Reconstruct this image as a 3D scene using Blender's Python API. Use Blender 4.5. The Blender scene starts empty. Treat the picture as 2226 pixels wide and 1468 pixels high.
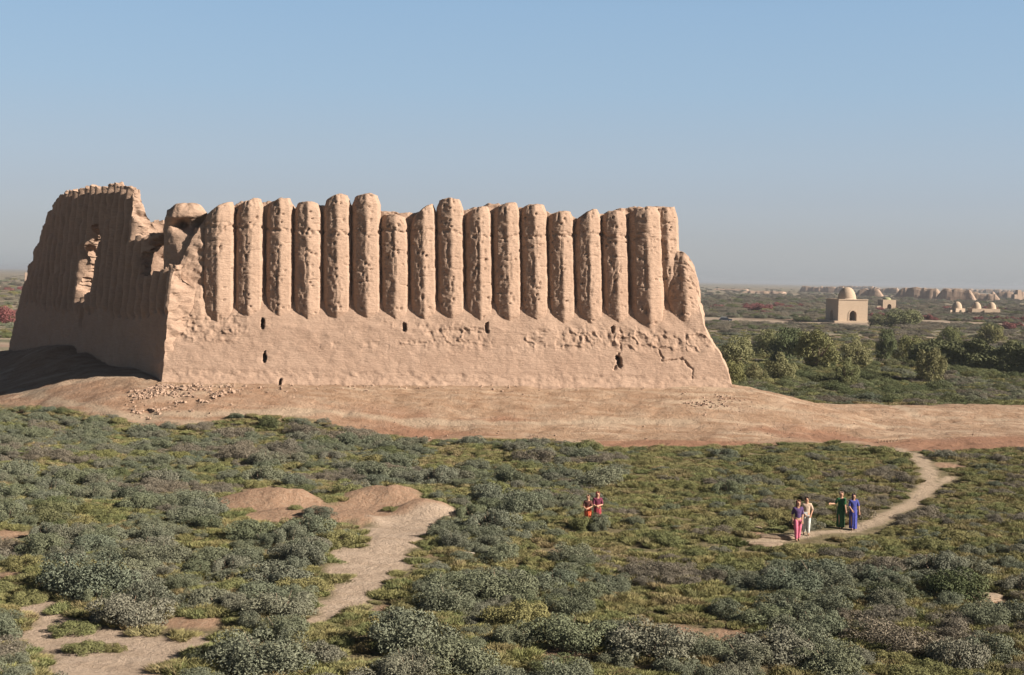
import bpy, math, random
import numpy as np
from mathutils import Matrix, Vector
random.seed(7); RNG = np.random.default_rng(11)
R = math.radians
SC = bpy.context.scene
COL = SC.collection

# ------------------------------------------------------------------ camera, sky, sun, exposure
HC = 11.1; F = 3058.0; CX, CY = 1113.0, 734.0
PITCH = math.atan(130 * math.cos(R(1.13)) / F); ROLL = R(1.13)
cam = bpy.data.cameras.new('camera'); camo = bpy.data.objects.new('camera', cam); COL.objects.link(camo)
cam.sensor_width = 36; cam.lens = F / 2226 * 36; cam.clip_start = .5; cam.clip_end = 30000
M3 = (Matrix.Rotation(math.pi / 2 - PITCH, 3, 'X') @ Matrix.Rotation(ROLL, 3, 'Z'))
camo.matrix_world = Matrix.Translation((0, 0, HC)) @ M3.to_4x4()
SC.camera = camo
MN = np.array(M3)

SUN_AZ, SUN_EL = R(72), R(28)          # azimuth measured from behind the camera towards the right
tosun = Vector((math.sin(SUN_AZ) * math.cos(SUN_EL), -math.cos(SUN_AZ) * math.cos(SUN_EL), math.sin(SUN_EL)))
sl = bpy.data.lights.new('sun', 'SUN'); sl.energy = 5.0; sl.angle = R(.55); sl.color = (1, .915, .81)
so = bpy.data.objects.new('sun', sl); COL.objects.link(so)
so.rotation_euler = tosun.to_track_quat('Z', 'Y').to_euler(); so.location = (60, -60, 80)

W = bpy.data.worlds.new('World'); SC.world = W; W.use_nodes = True
nt = W.node_tree; nt.nodes.clear()
out = nt.nodes.new('ShaderNodeOutputWorld'); bg = nt.nodes.new('ShaderNodeBackground')
sky = nt.nodes.new('ShaderNodeTexSky'); sky.sky_type = 'NISHITA'; sky.sun_disc = False
sky.sun_elevation = SUN_EL; sky.sun_rotation = math.pi - SUN_AZ
sky.air_density = 1.0; sky.dust_density = 2.0; sky.ozone_density = 1.5; sky.altitude = 200
geo = nt.nodes.new('ShaderNodeTexCoord'); sep = nt.nodes.new('ShaderNodeSeparateXYZ')
nt.links.new(geo.outputs['Generated'], sep.inputs[0])
rmp = nt.nodes.new('ShaderNodeValToRGB'); cr = rmp.color_ramp
SKY = [(0.0, (1.25, 1.30, 1.60)), (.0125, (1.2, 1.24, 1.50)), (.03, (.88, .88, 1.06)), (.055, (.68, .67, .82)), (.091, (.72, .67, .72)), (.19, (.78, .81, .79)), (.27, (.30, .31, .32)), (.5, (.08, .085, .10)), (1, (.05, .055, .07))]
cr.elements[0].position = 0; cr.elements[0].color = (*SKY[0][1], 1); cr.elements[1].position = 1; cr.elements[1].color = (*SKY[-1][1], 1)
for p, c in SKY[1:-1]:
    e = cr.elements.new(p); e.color = (*c, 1)
mul = nt.nodes.new('ShaderNodeMix'); mul.data_type = 'RGBA'; mul.blend_type = 'MULTIPLY'; mul.inputs[0].default_value = 1
nt.links.new(sep.outputs['Z'], rmp.inputs[0]); nt.links.new(sky.outputs[0], mul.inputs[6]); nt.links.new(rmp.outputs[0], mul.inputs[7])
rm2 = nt.nodes.new('ShaderNodeValToRGB'); c2_ = rm2.color_ramp
SKY2 = [(0.0, (1.95, 2.03, 2.10)), (.02, (2.02, 2.13, 2.24)), (.05, (2.12, 2.38, 2.66)), (.083, (2.0, 2.48, 3.0)), (.131, (1.70, 2.42, 3.22)), (.19, (1.46, 2.24, 3.22)), (.27, (.5, .85, 1.4)), (.5, (.12, .2, .38)), (1, (.06, .10, .2))]
c2_.elements[0].position = 0; c2_.elements[0].color = (*SKY2[0][1], 1); c2_.elements[1].position = 1; c2_.elements[1].color = (*SKY2[-1][1], 1)
for p, c in SKY2[1:-1]:
    e = c2_.elements.new(p); e.color = (*c, 1)
mx = nt.nodes.new('ShaderNodeMix'); mx.data_type = 'RGBA'; mx.inputs[0].default_value = .8
nt.links.new(sep.outputs['Z'], rm2.inputs[0]); nt.links.new(mul.outputs[2], mx.inputs[6]); nt.links.new(rm2.outputs[0], mx.inputs[7])
nt.links.new(mx.outputs[2], bg.inputs[0]); bg.inputs[1].default_value = .089
nt.links.new(bg.outputs[0], out.inputs[0])
SC.view_settings.view_transform = 'Standard'; SC.view_settings.look = 'None'
SC.view_settings.exposure = 1.22; SC.view_settings.gamma = 1
SC.cycles.volume_bounces = 0; SC.cycles.max_bounces = 5; SC.cycles.diffuse_bounces = 2; SC.cycles.transparent_max_bounces = 4

# ------------------------------------------------------------------ maths helpers
def ray(px, py):
    px = np.asarray(px, float); py = np.asarray(py, float)
    d = np.stack([(px - CX) / F, -(py - CY) / F, -np.ones_like(px)], -1)
    return d @ MN.T
def topx(p):
    p = np.asarray(p, float) - np.array([0, 0, HC]); q = p @ MN
    return np.stack([CX + F * q[..., 0] / -q[..., 2], CY - F * q[..., 1] / -q[..., 2]], -1)
def _h(ix, iy, iz, seed):
    with np.errstate(over='ignore'):
        h = (ix.astype(np.uint32) * np.uint32(374761393) + iy.astype(np.uint32) * np.uint32(668265263)
             + iz.astype(np.uint32) * np.uint32(2147483647 - 58) + np.uint32(seed * 9176 + 1013))
        h = (h ^ (h >> np.uint32(13))) * np.uint32(1274126177); h = h ^ (h >> np.uint32(16))
        h = h * np.uint32(2246822519); h = h ^ (h >> np.uint32(15))
    return h.astype(np.float64) / 4294967295.0 * 2 - 1
def vnoise(x, y, z=0.0, seed=0):
    x, y, z = np.broadcast_arrays(np.asarray(x, float), np.asarray(y, float), np.asarray(z, float))
    fx, fy, fz = np.floor(x), np.floor(y), np.floor(z)
    ix, iy, iz = [a.astype(np.int64) & 0xffffffff for a in (fx, fy, fz)]
    ux, uy, uz = x - fx, y - fy, z - fz
    s = lambda t: t * t * t * (t * (t * 6 - 15) + 10)
    ux, uy, uz = s(ux), s(uy), s(uz)
    r = 0
    for a in (0, 1):
        for b in (0, 1):
            for c in (0, 1):
                w = (ux if a else 1 - ux) * (uy if b else 1 - uy) * (uz if c else 1 - uz)
                r = r + w * _h((ix + a) & 0xffffffff, (iy + b) & 0xffffffff, (iz + c) & 0xffffffff, seed)
    return r
def fbm(x, y, z=0.0, oc=4, seed=0, g=.5):
    r = 0; a = 1; t = 0; f = 1
    for i in range(oc):
        r = r + a * vnoise(np.asarray(x) * f + 17.3 * i, np.asarray(y) * f + 5.1 * i, np.asarray(z) * f + 9.7 * i, seed + i); t += a; a *= g; f *= 2.03
    return r / t
def sst(t): t = np.clip(t, 0, 1); return t * t * (3 - 2 * t)
def inpoly(px, py, poly):
    px = np.asarray(px); py = np.asarray(py); r = np.zeros(px.shape, bool); n = len(poly)
    for i in range(n):
        x0, y0 = poly[i]; x1, y1 = poly[(i + 1) % n]
        c = ((y0 > py) != (y1 > py)); xx = (x1 - x0) * (py - y0) / ((y1 - y0) if y1 != y0 else 1e-9) + x0
        r ^= c & (px < xx)
    return r
def segdist(x, y, pts):
    d = np.full(np.shape(x), 1e9)
    for (x0, y0), (x1, y1) in zip(pts[:-1], pts[1:]):
        dx, dy = x1 - x0, y1 - y0; L = dx * dx + dy * dy + 1e-12
        t = np.clip(((x - x0) * dx + (y - y0) * dy) / L, 0, 1)
        d = np.minimum(d, np.hypot(x - x0 - t * dx, y - y0 - t * dy))
    return d
def polydist(x, y, poly):                      # signed: negative inside
    d = segdist(x, y, list(poly) + [poly[0]])
    return np.where(inpoly(x, y, poly), -d, d)

# ------------------------------------------------------------------ fortress plan (metres)
C0 = np.array([-26.8, 108.2]); C1 = np.array([17.3, 113.3]); C3 = np.array([-51.3, 143.6]); C2 = C3 + np.array([55.0, 6.5])
DS = (C1 - C0) / np.linalg.norm(C1 - C0); NO = np.array([DS[1], -DS[0]])
DT = (C3 - C0) / np.linalg.norm(C3 - C0); NT = np.array([-DT[1], DT[0]])
FOOT = [tuple(C0), tuple(C1), tuple(C2), tuple(C3)]
ZB = 2.5
RIDGE = [(14, 115), (24, 115.5), (40, 119.5), (90, 132)]

def hz0(x, y):
    x = np.asarray(x, float); y = np.asarray(y, float)
    d = polydist(x, y, FOOT)
    n1 = fbm(x / 9, y / 9, 0, 3, 3)
    wid = 14.5 + 2.5 * n1
    a = ZB * sst(1 - np.maximum(d, 0) / wid) ** 1.15
    rd = segdist(x, y, RIDGE)
    b = 1.0 * np.exp(-(rd / 6.0) ** 2)
    z = np.maximum(a, b) + .25 * np.minimum(a, b)
    z = z + .7 * np.exp(-(((x + 33.5) / 5) ** 2 + ((y - 112.5) / 4.5) ** 2))
    # rubble talus against the shaded side wall
    tt = (x - C0[0]) * DT[0] + (y - C0[1]) * DT[1]; nn = (x - C0[0]) * NT[0] + (y - C0[1]) * NT[1]
    z = z + 1.6 * np.exp(-((tt - 24) / 11.) ** 2) * np.exp(-np.maximum(nn - .3, 0) ** 2 / 14.) * (1 - .35 * np.exp(-((tt - 20.5) / 1.2) ** 2))
    z = z - 1.2 * sst((y - 128) / 25) * sst((x - 8) / 10) * sst((600 - y) / 200)
    z = z - .9 * sst((y - 150) / 30) * sst((-40 - x) / 10) * sst((600 - y) / 200)
    near = sst((220 - y) / 60)
    return z + near * (.22 * fbm(x / 7, y / 7, 0, 3, 21) + .10 * fbm(x / 2.4, y / 2.4, 0, 3, 22) - .14 * np.clip(1 - np.abs(fbm(x / 3.4, y / 1.7, 0, 3, 24)) * 6, 0, 1) * sst((y - 88) / 8) + .05 * fbm(x / 1.1, y / 1.1, 0, 3, 33)) + (1 - near) * .8 * fbm(x / 60, y / 60, 0, 3, 8)

def ground_hit(px, py, h=None, it=9):
    h = h or hz0; d = ray(px, py); z = np.zeros(d.shape[:-1])
    for _ in range(it):
        t = (z - HC) / np.minimum(d[..., 2], -1e-4); x = d[..., 0] * t; y = d[..., 1] * t
        z = .5 * z + .5 * h(x, y)
    t = (z - HC) / np.minimum(d[..., 2], -1e-4)
    return np.stack([d[..., 0] * t, d[..., 1] * t], -1)
def wpoly(pts): a = np.array(pts, float); return [tuple(p) for p in ground_hit(a[:, 0], a[:, 1])]

# soil areas, laid out on the ground in metres
VEG_EDGE = wpoly([(-120, 880), (0, 884), (60, 897), (200, 908), (330, 932), (430, 922), (520, 906), (600, 908), (760, 930), (880, 955), (980, 962), (1100, 958),
                  (1250, 970), (1400, 973), (1520, 975), (1700, 968), (1860, 965), (1960, 982), (2060, 984), (2226, 977), (2400, 975)])
SAND = wpoly([(830, 1120), (1000, 1114), (950, 1140), (905, 1180), (872, 1235), (822, 1300), (760, 1335), (650, 1370), (685, 1310), (735, 1270), (715, 1190), (790, 1190), (785, 1150)])
MOUNDS = wpoly([(470, 1100), (520, 1072), (580, 1060), (650, 1072), (720, 1098), (790, 1080), (830, 1056), (900, 1072), (940, 1100), (1000, 1112), (880, 1130), (790, 1150), (700, 1130), (600, 1150), (520, 1125)])
SAND2 = wpoly([(55, 1330), (30, 1305), (110, 1305), (180, 1345), (350, 1385), (490, 1385), (430, 1412), (370, 1442), (340, 1490), (95, 1500), (80, 1430)])
PATH = wpoly([(1640, 1183), (1700, 1172), (1760, 1160), (1850, 1154), (1900, 1136), (1955, 1108), (2000, 1080), (2022, 1052), (2020, 1020), (1995, 992), (1950, 977), (1880, 972)])
TRACKS = [wpoly(q) for q in ([(-60, 838), (40, 850), (130, 872), (260, 900), (420, 921)], [(300, 908), (520, 898), (700, 893), (850, 900), (1000, 912), (1180, 917), (1350, 914), (1500, 900)], [(1560, 868), (1680, 888), (1800, 905), (1960, 928), (2100, 940)], [(1850, 886), (2000, 905), (2226, 915)], [(380, 852), (700, 858), (1100, 862), (1560, 866)])]
PATH2 = wpoly([(2012, 1066), (2064, 1038)])
SPOTS = [(np.array(wpoly([(a, b)])[0]), r) for a, b, r in [(845, 1322, .55), (400, 1352, .8), (440, 1350, .7), (1590, 1388, .9), (1480, 1378, .9), (1250, 1412, .9), (10, 1162, .9),
         (15, 1250, .7), (1215, 1196, .45), (1120, 1230, .35), (940, 1205, .45), (2060, 1012, 1.0), (1030, 1240, .3), (1530, 1395, .5), (520, 1455, .35), (1665, 1165, .9), (2130, 1300, .9), (1180, 1425, .5), (60, 1065, .4), (1400, 1128, .4)]]
MND = [(np.array(wpoly([(a, b)])[0]), h, rx, ry) for a, b, h, rx, ry in [(585, 1092, .62, 2.4, 1.3), (840, 1085, .58, 2.2, 1.3), (930, 1112, .45, 1.6, .9), (760, 1135, .35, 1.8, .9), (640, 1120, .3, 1.5, .9)]]
def hz(x, y):
    z = hz0(x, y)
    for c, h, rx, ry in MND: z = z + h * (1 + .55 * fbm(x / 1.1, y / .8, 0, 3, 133)) * np.exp(-(((x - c[0]) / rx) ** 2 + ((y - c[1]) / ry) ** 2) ** 1.4)
    return z
def at(px, py):
    p = ground_hit(np.array([px]), np.array([py]), hz)[0]; return float(p[0]), float(p[1]), float(hz(p[0], p[1]))
def edge_y(x):
    e = np.array(VEG_EDGE); return np.interp(x, e[:, 0], e[:, 1])
def masks(x, y):
    n = fbm(x / 1.3, y / 1.3, 0, 4, 51); n2 = fbm(x / 4, y / 4, 0, 3, 77)
    apr = sst(((y - edge_y(x)) + n * 1.6) / .8)
    # the bare apron ends behind the fortress and behind the ridge
    d = polydist(x, y, FOOT); rd = segdist(x, y, RIDGE)
    keep = np.maximum(sst((9 - d + 3 * n2) / 3), sst((3.5 - rd + n * 2.5 + 0 * x) / 2))
    front = sst((ridge_y(x) - y + 1.5 + n) / 1.5)
    apr = apr * np.maximum(keep, front)
    sand = np.maximum(sst((-polydist(x, y, SAND) + .25 + n * .8) / .5), sst((-polydist(x, y, SAND2) + .25 + n * .8) / .5))
    pth = sst((.58 + .22 * n - np.minimum(segdist(x, y, PATH), segdist(x, y, PATH2) + .15)) / .3)
    red = sst((-polydist(x, y, MOUNDS) + .3 + n * .9) / .6)
    for c, r in SPOTS: red = np.maximum(red, sst((r + n * .5 - np.hypot(x - c[0], (y - c[1]) / 1.4)) / .35))
    return apr, sand, pth, red
def ridge_y(x): return np.interp(x, [-60, -45, -27, 17, 24, 40, 90], [146, 128, 110, 114, 115.5, 119.5, 132])

# ------------------------------------------------------------------ object helpers
def tag(o, label=None, cat=None, group=None, kind=None):
    if label: o['label'] = label
    if cat: o['category'] = cat
    if group: o['group'] = group
    if kind: o['kind'] = kind
    return o
def empty(name, loc=(0, 0, 0), rz=0):
    o = bpy.data.objects.new(name, None); COL.objects.link(o); o.location = loc; o.rotation_euler = (0, 0, rz); o.empty_display_size = .3; return o
def mesh_np(name, V, Fc, mat, smooth=True, attrs=None):
    V = np.ascontiguousarray(V, np.float32).reshape(-1, 3); Fc = np.ascontiguousarray(Fc, np.int32); k = Fc.shape[1]
    me = bpy.data.meshes.new(name); me.vertices.add(len(V)); me.vertices.foreach_set('co', V.ravel())
    me.loops.add(Fc.size); me.loops.foreach_set('vertex_index', Fc.ravel())
    me.polygons.add(len(Fc)); me.polygons.foreach_set('loop_start', np.arange(0, Fc.size, k, dtype=np.int32))
    me.polygons.foreach_set('use_smooth', np.full(len(Fc), smooth))
    if attrs:
        for an, av in attrs.items():
            av = np.asarray(av, np.float32)
            if av.ndim == 1: a = me.attributes.new(an, 'FLOAT', 'POINT'); a.data.foreach_set('value', av)
            else: a = me.attributes.new(an, 'FLOAT_COLOR', 'POINT'); a.data.foreach_set('color', np.hstack([av, np.ones((len(av), 1), np.float32)]).ravel())
    me.update(calc_edges=True); me.validate()
    if mat: me.materials.append(mat)
    return me
def link(name, me, parent=None, loc=None):
    o = bpy.data.objects.new(name, me); COL.objects.link(o)
    if parent: o.parent = parent
    if loc is not None: o.location = loc
    return o
def gridfaces(nr, nc, wrap=False, off=0, flip=False):
    i = np.arange(nr - 1)[:, None]; j = np.arange(nc if wrap else nc - 1)[None, :]; j2 = (j + 1) % nc
    f = np.stack([i * nc + j, i * nc + j2, (i + 1) * nc + j2, (i + 1) * nc + j], -1).reshape(-1, 4) + off
    return f[:, ::-1] if flip else f
class MB:
    """collects simple shapes into one mesh"""
    def __init__(s): s.v = []; s.f = []; s.n = 0
    def add(s, V, Fs): s.v.append(np.asarray(V, float).reshape(-1, 3)); s.f += [tuple(int(i) + s.n for i in f) for f in Fs]; s.n += len(s.v[-1])
    def box(s, a, b, rz=0, c=(0, 0, 0), tp=1.0):
        x0, y0, z0 = a; x1, y1, z1 = b; mx, my = (x0 + x1) / 2, (y0 + y1) / 2
        V = np.array([(x0, y0, z0), (x1, y0, z0), (x1, y1, z0), (x0, y1, z0)] + [(mx + (x - mx) * tp, my + (y - my) * tp, z1) for x, y in ((x0, y0), (x1, y0), (x1, y1), (x0, y1))], float)
        cr_, sr = math.cos(rz), math.sin(rz); V[:, :2] = V[:, :2] @ np.array([[cr_, sr], [-sr, cr_]]); V += np.array(c)
        s.add(V, [(3, 2, 1, 0), (4, 5, 6, 7), (0, 1, 5, 4), (1, 2, 6, 5), (2, 3, 7, 6), (3, 0, 4, 7)]); return s
    def rings(s, Rg, cap=True, closed=True):
        n = len(Rg[0]); V = np.concatenate([np.asarray(r, float) for r in Rg]); m = len(Rg); Fs = []
        for i in range(m - 1):
            for j in range(n if closed else n - 1):
                k = (j + 1) % n; Fs.append((i * n + j, i * n + k, (i + 1) * n + k, (i + 1) * n + j))
        if cap: Fs.append(tuple(range(n))[::-1]); Fs.append(tuple((m - 1) * n + j for j in range(n)))
        s.add(V, Fs); return s
    def tube(s, pts, rad, n=8):
        pts = [Vector(p) for p in pts]; rad = rad if hasattr(rad, '__len__') else [rad] * len(pts); Rg = []
        for i, p in enumerate(pts):
            d = (pts[min(i + 1, len(pts) - 1)] - pts[max(i - 1, 0)]).normalized()
            u = d.orthogonal().normalized(); w = d.cross(u)
            Rg.append([tuple(p + (u * math.cos(2 * math.pi * k / n) + w * math.sin(2 * math.pi * k / n)) * rad[i]) for k in range(n)])
        return s.rings(Rg)
    def lathe(s, prof, c=(0, 0, 0), n=24, sx=1, sy=1):
        return s.rings([[(c[0] + r * sx * math.cos(2 * math.pi * k / n), c[1] + r * sy * math.sin(2 * math.pi * k / n), c[2] + z) for k in range(n)] for r, z in prof])
    def obj(s, name, mat, parent=None, smooth=False, loc=None):
        me = bpy.data.meshes.new(name); me.from_pydata(np.concatenate(s.v).tolist(), [], s.f); me.materials.append(mat)
        if smooth: me.polygons.foreach_set('use_smooth', [True] * len(me.polygons))
        me.update(); return link(name, me, parent, loc)

# ------------------------------------------------------------------ materials
def newmat(name, rough=.95):
    m = bpy.data.materials.new(name); m.use_nodes = True; t = m.node_tree; b = t.nodes['Principled BSDF']
    b.inputs['Roughness'].default_value = rough; b.inputs['Specular IOR Level'].default_value = .12; return m, t, b
def N(t, typ, **kw):
    n = t.nodes.new(typ)
    for k, v in kw.items(): setattr(n, k, v)
    return n
def noise(t, vec, scale, det=6, rough=.6, dist=0):
    n = N(t, 'ShaderNodeTexNoise'); n.inputs['Scale'].default_value = scale; n.inputs['Detail'].default_value = det; n.inputs['Roughness'].default_value = rough; n.inputs['Distortion'].default_value = dist
    t.links.new(vec, n.inputs['Vector']); return n.outputs[0]
def ramp(t, val, stops):
    r = N(t, 'ShaderNodeValToRGB'); e = r.color_ramp.elements
    e[0].position, e[0].color = stops[0][0], (*stops[0][1], 1); e[1].position, e[1].color = stops[-1][0], (*stops[-1][1], 1)
    for p, c in stops[1:-1]: q = e.new(p); q.color = (*c, 1)
    t.links.new(val, r.inputs[0]); return r.outputs[0]
def mix(t, fac, a, b, mode='MIX'):
    m = N(t, 'ShaderNodeMix', data_type='RGBA', blend_type=mode)
    for s, v in ((m.inputs[0], fac), (m.inputs[6], a), (m.inputs[7], b)):
        if hasattr(v, 'links') or isinstance(v, bpy.types.NodeSocket): t.links.new(v, s)
        else: s.default_value = v if not hasattr(v, '__len__') else (*v, 1)
    return m.outputs[2]
def mapr(t, v, a, b, c=0, d=1):
    m = N(t, 'ShaderNodeMapRange'); t.links.new(v, m.inputs[0])
    for i, x in enumerate((a, b, c, d)): m.inputs[i + 1].default_value = x
    return m.outputs[0]
def vecscale(t, v, sc):
    m = N(t, 'ShaderNodeMapping'); t.links.new(v, m.inputs[0]); m.inputs['Scale'].default_value = sc; return m.outputs[0]
def bump(t, b, h, s=.5, d=.05, prev=None):
    n = N(t, 'ShaderNodeBump'); n.inputs['Strength'].default_value = s; n.inputs['Distance'].default_value = d; t.links.new(h, n.inputs['Height'])
    if prev: t.links.new(prev, n.inputs['Normal'])
    t.links.new(n.outputs[0], b.inputs['Normal']); return n.outputs[0]

def adobe(name, c0, c1, c2, k=1.0):
    m, t, b = newmat(name); g = N(t, 'ShaderNodeNewGeometry').outputs['Position']
    n1 = noise(t, g, .35 * k, 5); n2 = noise(t, vecscale(t, g, (1, 1, 7)), 1.2 * k, 5, .65); n3 = noise(t, g, 6 * k, 6, .7)
    c = ramp(t, n1, [(.3, c0), (.5, c1), (.72, c2)])
    c = mix(t, mapr(t, n2, .35, .65, 0, .55), c, tuple(x * .84 for x in c0))
    c = mix(t, mapr(t, n3, .52, .75, 0, .5), c, tuple(min(1, x * 1.15) for x in c2))
    c = mix(t, 1.0, c, (.60, .60, .60), 'MULTIPLY'); t.links.new(c, b.inputs['Base Color'])
    p = bump(t, b, noise(t, vecscale(t, g, (1, 1, 2.2)), 3.5 * k, 8, .72), .9, .10 / k)
    bump(t, b, noise(t, vecscale(t, g, (.35, .35, 8)), 1.2 * k, 4, .6), .5, .05 / k, p)
    return m
MUD = adobe('mudbrick', (.545, .365, .26), (.605, .415, .30), (.645, .45, .33))
MUD_FAR = adobe('weathered_mudbrick', (.48, .33, .23), (.52, .37, .27), (.58, .42, .31), .4)
BRICK = adobe('pale_brick', (.68, .51, .36), (.73, .55, .395), (.77, .59, .425), .8)

def ground_mat():
    m, t, b = newmat('dry_earth'); g = N(t, 'ShaderNodeNewGeometry').outputs['Position']
    A = lambda s: N(t, 'ShaderNodeAttribute', attribute_name=s).outputs['Fac']
    n1 = noise(t, g, .25, 5); n2 = noise(t, vecscale(t, g, (1, 2.4, 1)), .55, 6, .65); n3 = noise(t, g, 5, 6, .7); n4 = noise(t, g, .06, 3)
    n6 = noise(t, vecscale(t, g, (1, 3.5, 1)), .016, 6, .66); n7 = noise(t, vecscale(t, g, (1, 3, 1)), .006, 5, .6)
    soil = ramp(t, n2, [(.3, (.13, .115, .06)), (.5, (.19, .155, .085)), (.7, (.27, .21, .125))])
    far = ramp(t, n6, [(.36, (.075, .085, .05)), (.46, (.18, .165, .105)), (.53, (.27, .225, .155)), (.64, (.40, .30, .22))])
    far = mix(t, mapr(t, n7, .54, .64, 0, .55), far, (.23, .10, .085))
    apr = ramp(t, n2, [(.28, (.34, .195, .12)), (.45, (.47, .305, .195)), (.58, (.54, .375, .255)), (.72, (.60, .44, .31))])
    apr = mix(t, mapr(t, n1, .5, .68, 0, .6), apr, (.42, .26, .165))
    apr = mix(t, mapr(t, noise(t, vecscale(t, g, (.22, 1, 1)), .45, 5, .6, .6), .55, .62, 0, .85), apr, (.64, .47, .33))
    snd = ramp(t, n2, [(.3, (.54, .40, .285)), (.55, (.64, .485, .36)), (.75, (.70, .54, .41))])
    red = ramp(t, n3, [(.3, (.42, .25, .155)), (.55, (.50, .325, .215)), (.72, (.62, .45, .32))])
    apr, snd, red = [mix(t, 1.0, q, (.61, .61, .61), 'MULTIPLY') for q in (apr, snd, red)]
    soil, far = [mix(t, 1.0, q, (.80, .80, .80), 'MULTIPLY') for q in (soil, far)]
    c = mix(t, A('far'), soil, far); c = mix(t, A('apron'), c, apr); c = mix(t, A('redzone'), c, (.25, .132, .082)); c = mix(t, A('red'), c, red)
    c = mix(t, A('sand'), c, snd); c = mix(t, A('path'), c, (.36, .275, .195)); c = mix(t, A('road'), c, (.28, .215, .16))
    c = mix(t, mapr(t, n3, .5, .8, 0, .35), c, (.16, .11, .07)); t.links.new(c, b.inputs['Base Color'])
    p = bump(t, b, noise(t, g, 1.6, 8, .72), 1.0, .24); bump(t, b, noise(t, g, 14, 4, .6), .4, .02, p)
    return m

def leafmat(name, cols, rnd=.25):
    m, t, b = newmat(name, .8); oi = N(t, 'ShaderNodeObjectInfo').outputs['Random']; a = N(t, 'ShaderNodeAttribute', attribute_name='tint').outputs['Fac']
    n = len(cols); c = ramp(t, oi, [(i / (n - 1), k) for i, k in enumerate(cols)])
    c = mix(t, mapr(t, a, 0, 1, 0, .30), c, mix(t, .5, c, (.36, .32, .20)))
    c = mix(t, mapr(t, a, .5, 0, 0, .35), c, mix(t, .55, c, (.03, .035, .02)))
    c = mix(t, 1.0, c, (.78, .78, .78), 'MULTIPLY'); t.links.new(c, b.inputs['Base Color']); return m
SALT = leafmat('saltbush_leaves', [(.15, .17, .11), (.185, .195, .135), (.165, .185, .105), (.21, .20, .15), (.145, .175, .12)])
DRY = leafmat('dry_purplish_leaves', [(.22, .185, .14), (.185, .165, .13), (.25, .205, .15)])
OLIVE = leafmat('yellow_green_leaves', [(.22, .21, .075), (.175, .19, .075), (.27, .235, .095), (.195, .205, .08)])
GRASS = leafmat('dry_grass_blades', [(.215, .225, .08), (.30, .25, .105), (.175, .20, .075), (.31, .235, .12), (.235, .235, .085)])
DARKG = leafmat('dense_green_leaves', [(.10, .125, .052), (.14, .155, .068), (.17, .17, .08)])
TREEM = leafmat('tamarisk_leaves', [(.19, .205, .085), (.23, .225, .10), (.26, .24, .11), (.16, .185, .08)])
PINKM = leafmat('pink_blossom', [(.24, .07, .075), (.28, .085, .09), (.20, .08, .07)])
WOOD, t_, b_ = newmat('dry_wood'); t_.links.new(ramp(t_, noise(t_, N(t_, 'ShaderNodeNewGeometry').outputs['Position'], 9), [(.3, (.16, .11, .075)), (.7, (.28, .21, .15))]), b_.inputs['Base Color'])
def plain(name, c, rough=.8, var=.2, sc=30):
    m, t, b = newmat(name, rough); n = noise(t, N(t, 'ShaderNodeTexCoord').outputs['Object'], sc, 3)
    t.links.new(ramp(t, n, [(.3, tuple(x * (1 - var) for x in c)), (.7, tuple(min(1, x * (1 + var)) for x in c))]), b.inputs['Base Color']); return m

# ------------------------------------------------------------------ ground: one sheet to the horizon
def axis(lo, hi, fine, fo, k=1.045):
    a = list(np.arange(lo, hi + 1e-6, fine)); s = fine
    while a[-1] < fo: s *= k; a.append(a[-1] + s)
    s = fine; b = []
    x = lo
    while x > -fo: s *= k; x -= s; b.append(x)
    return np.array(b[::-1] + a)
def axis_y():
    a = [-200, -80, -20, 5, 15, 22, 28]; a += list(np.arange(30, 128, .3)); s = .3
    while a[-1] < 14000: s *= 1.028; a.append(a[-1] + s)
    return np.array(a)
gx = axis(-46, 52, .34, 9000, 1.07); gy = axis_y()
GX, GY = np.meshgrid(gx, gy); x_, y_ = GX.ravel(), GY.ravel()
gz = hz(x_, y_); ap, sa, pa, rd_ = masks(x_, y_)
# foot of the apron: redder earth; pale road out on the plain
rz = sst((fbm(x_ / 12, y_ / 5, 0, 3, 91) + .3 + .35 * sst((x_ - 5) / 30)) / .35) * sst((9.0 - (y_ - edge_y(x_)) + 2.5 * fbm(x_ / 3, y_ / 3, 0, 3, 93)) / 3) * (.35 + .65 * sst((x_ + 12) / 6)) * ap * .9
trk = np.zeros_like(x_)
for q_, T_ in enumerate(TRACKS): trk = np.maximum(trk, sst(((.85 if q_ < 4 else .3) + .7 * fbm(x_ / 2.2, y_ / 2.2, 0, 3, 95) - segdist(x_, y_, T_)) / .7) * (.8 if q_ < 4 else .5))
rz = rz * (1 - trk); ROAD = wpoly([(1440, 694), (1530, 696), (1600, 697), (1690, 699), (1800, 704)]); ROAD2 = wpoly([(2000, 698), (2120, 704), (2300, 712)])
rdd = np.minimum(segdist(x_, y_, ROAD), segdist(x_, y_, ROAD2)); road = sst((15 - rdd + 14 * fbm(x_ / 9, y_ / 9, 0, 2, 4)) / 4)
farw = sst((y_ - 150) / 60)
leftbare = sst((9 - np.hypot((x_ + 66) / 1.6, (y_ - 165) / 2.0) + 3 * fbm(x_ / 5, y_ / 5, 0, 2, 5)) / 3)
ap = np.maximum(ap, leftbare)
GM = ground_mat()
gme = mesh_np('ground', np.stack([x_, y_, gz], -1), gridfaces(len(gy), len(gx)), GM, True, dict(apron=ap, sand=sa, path=np.maximum(pa, trk * .9), red=rd_, redzone=rz, road=road, far=farw))
tag(link('ground', gme), kind='structure')

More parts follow.
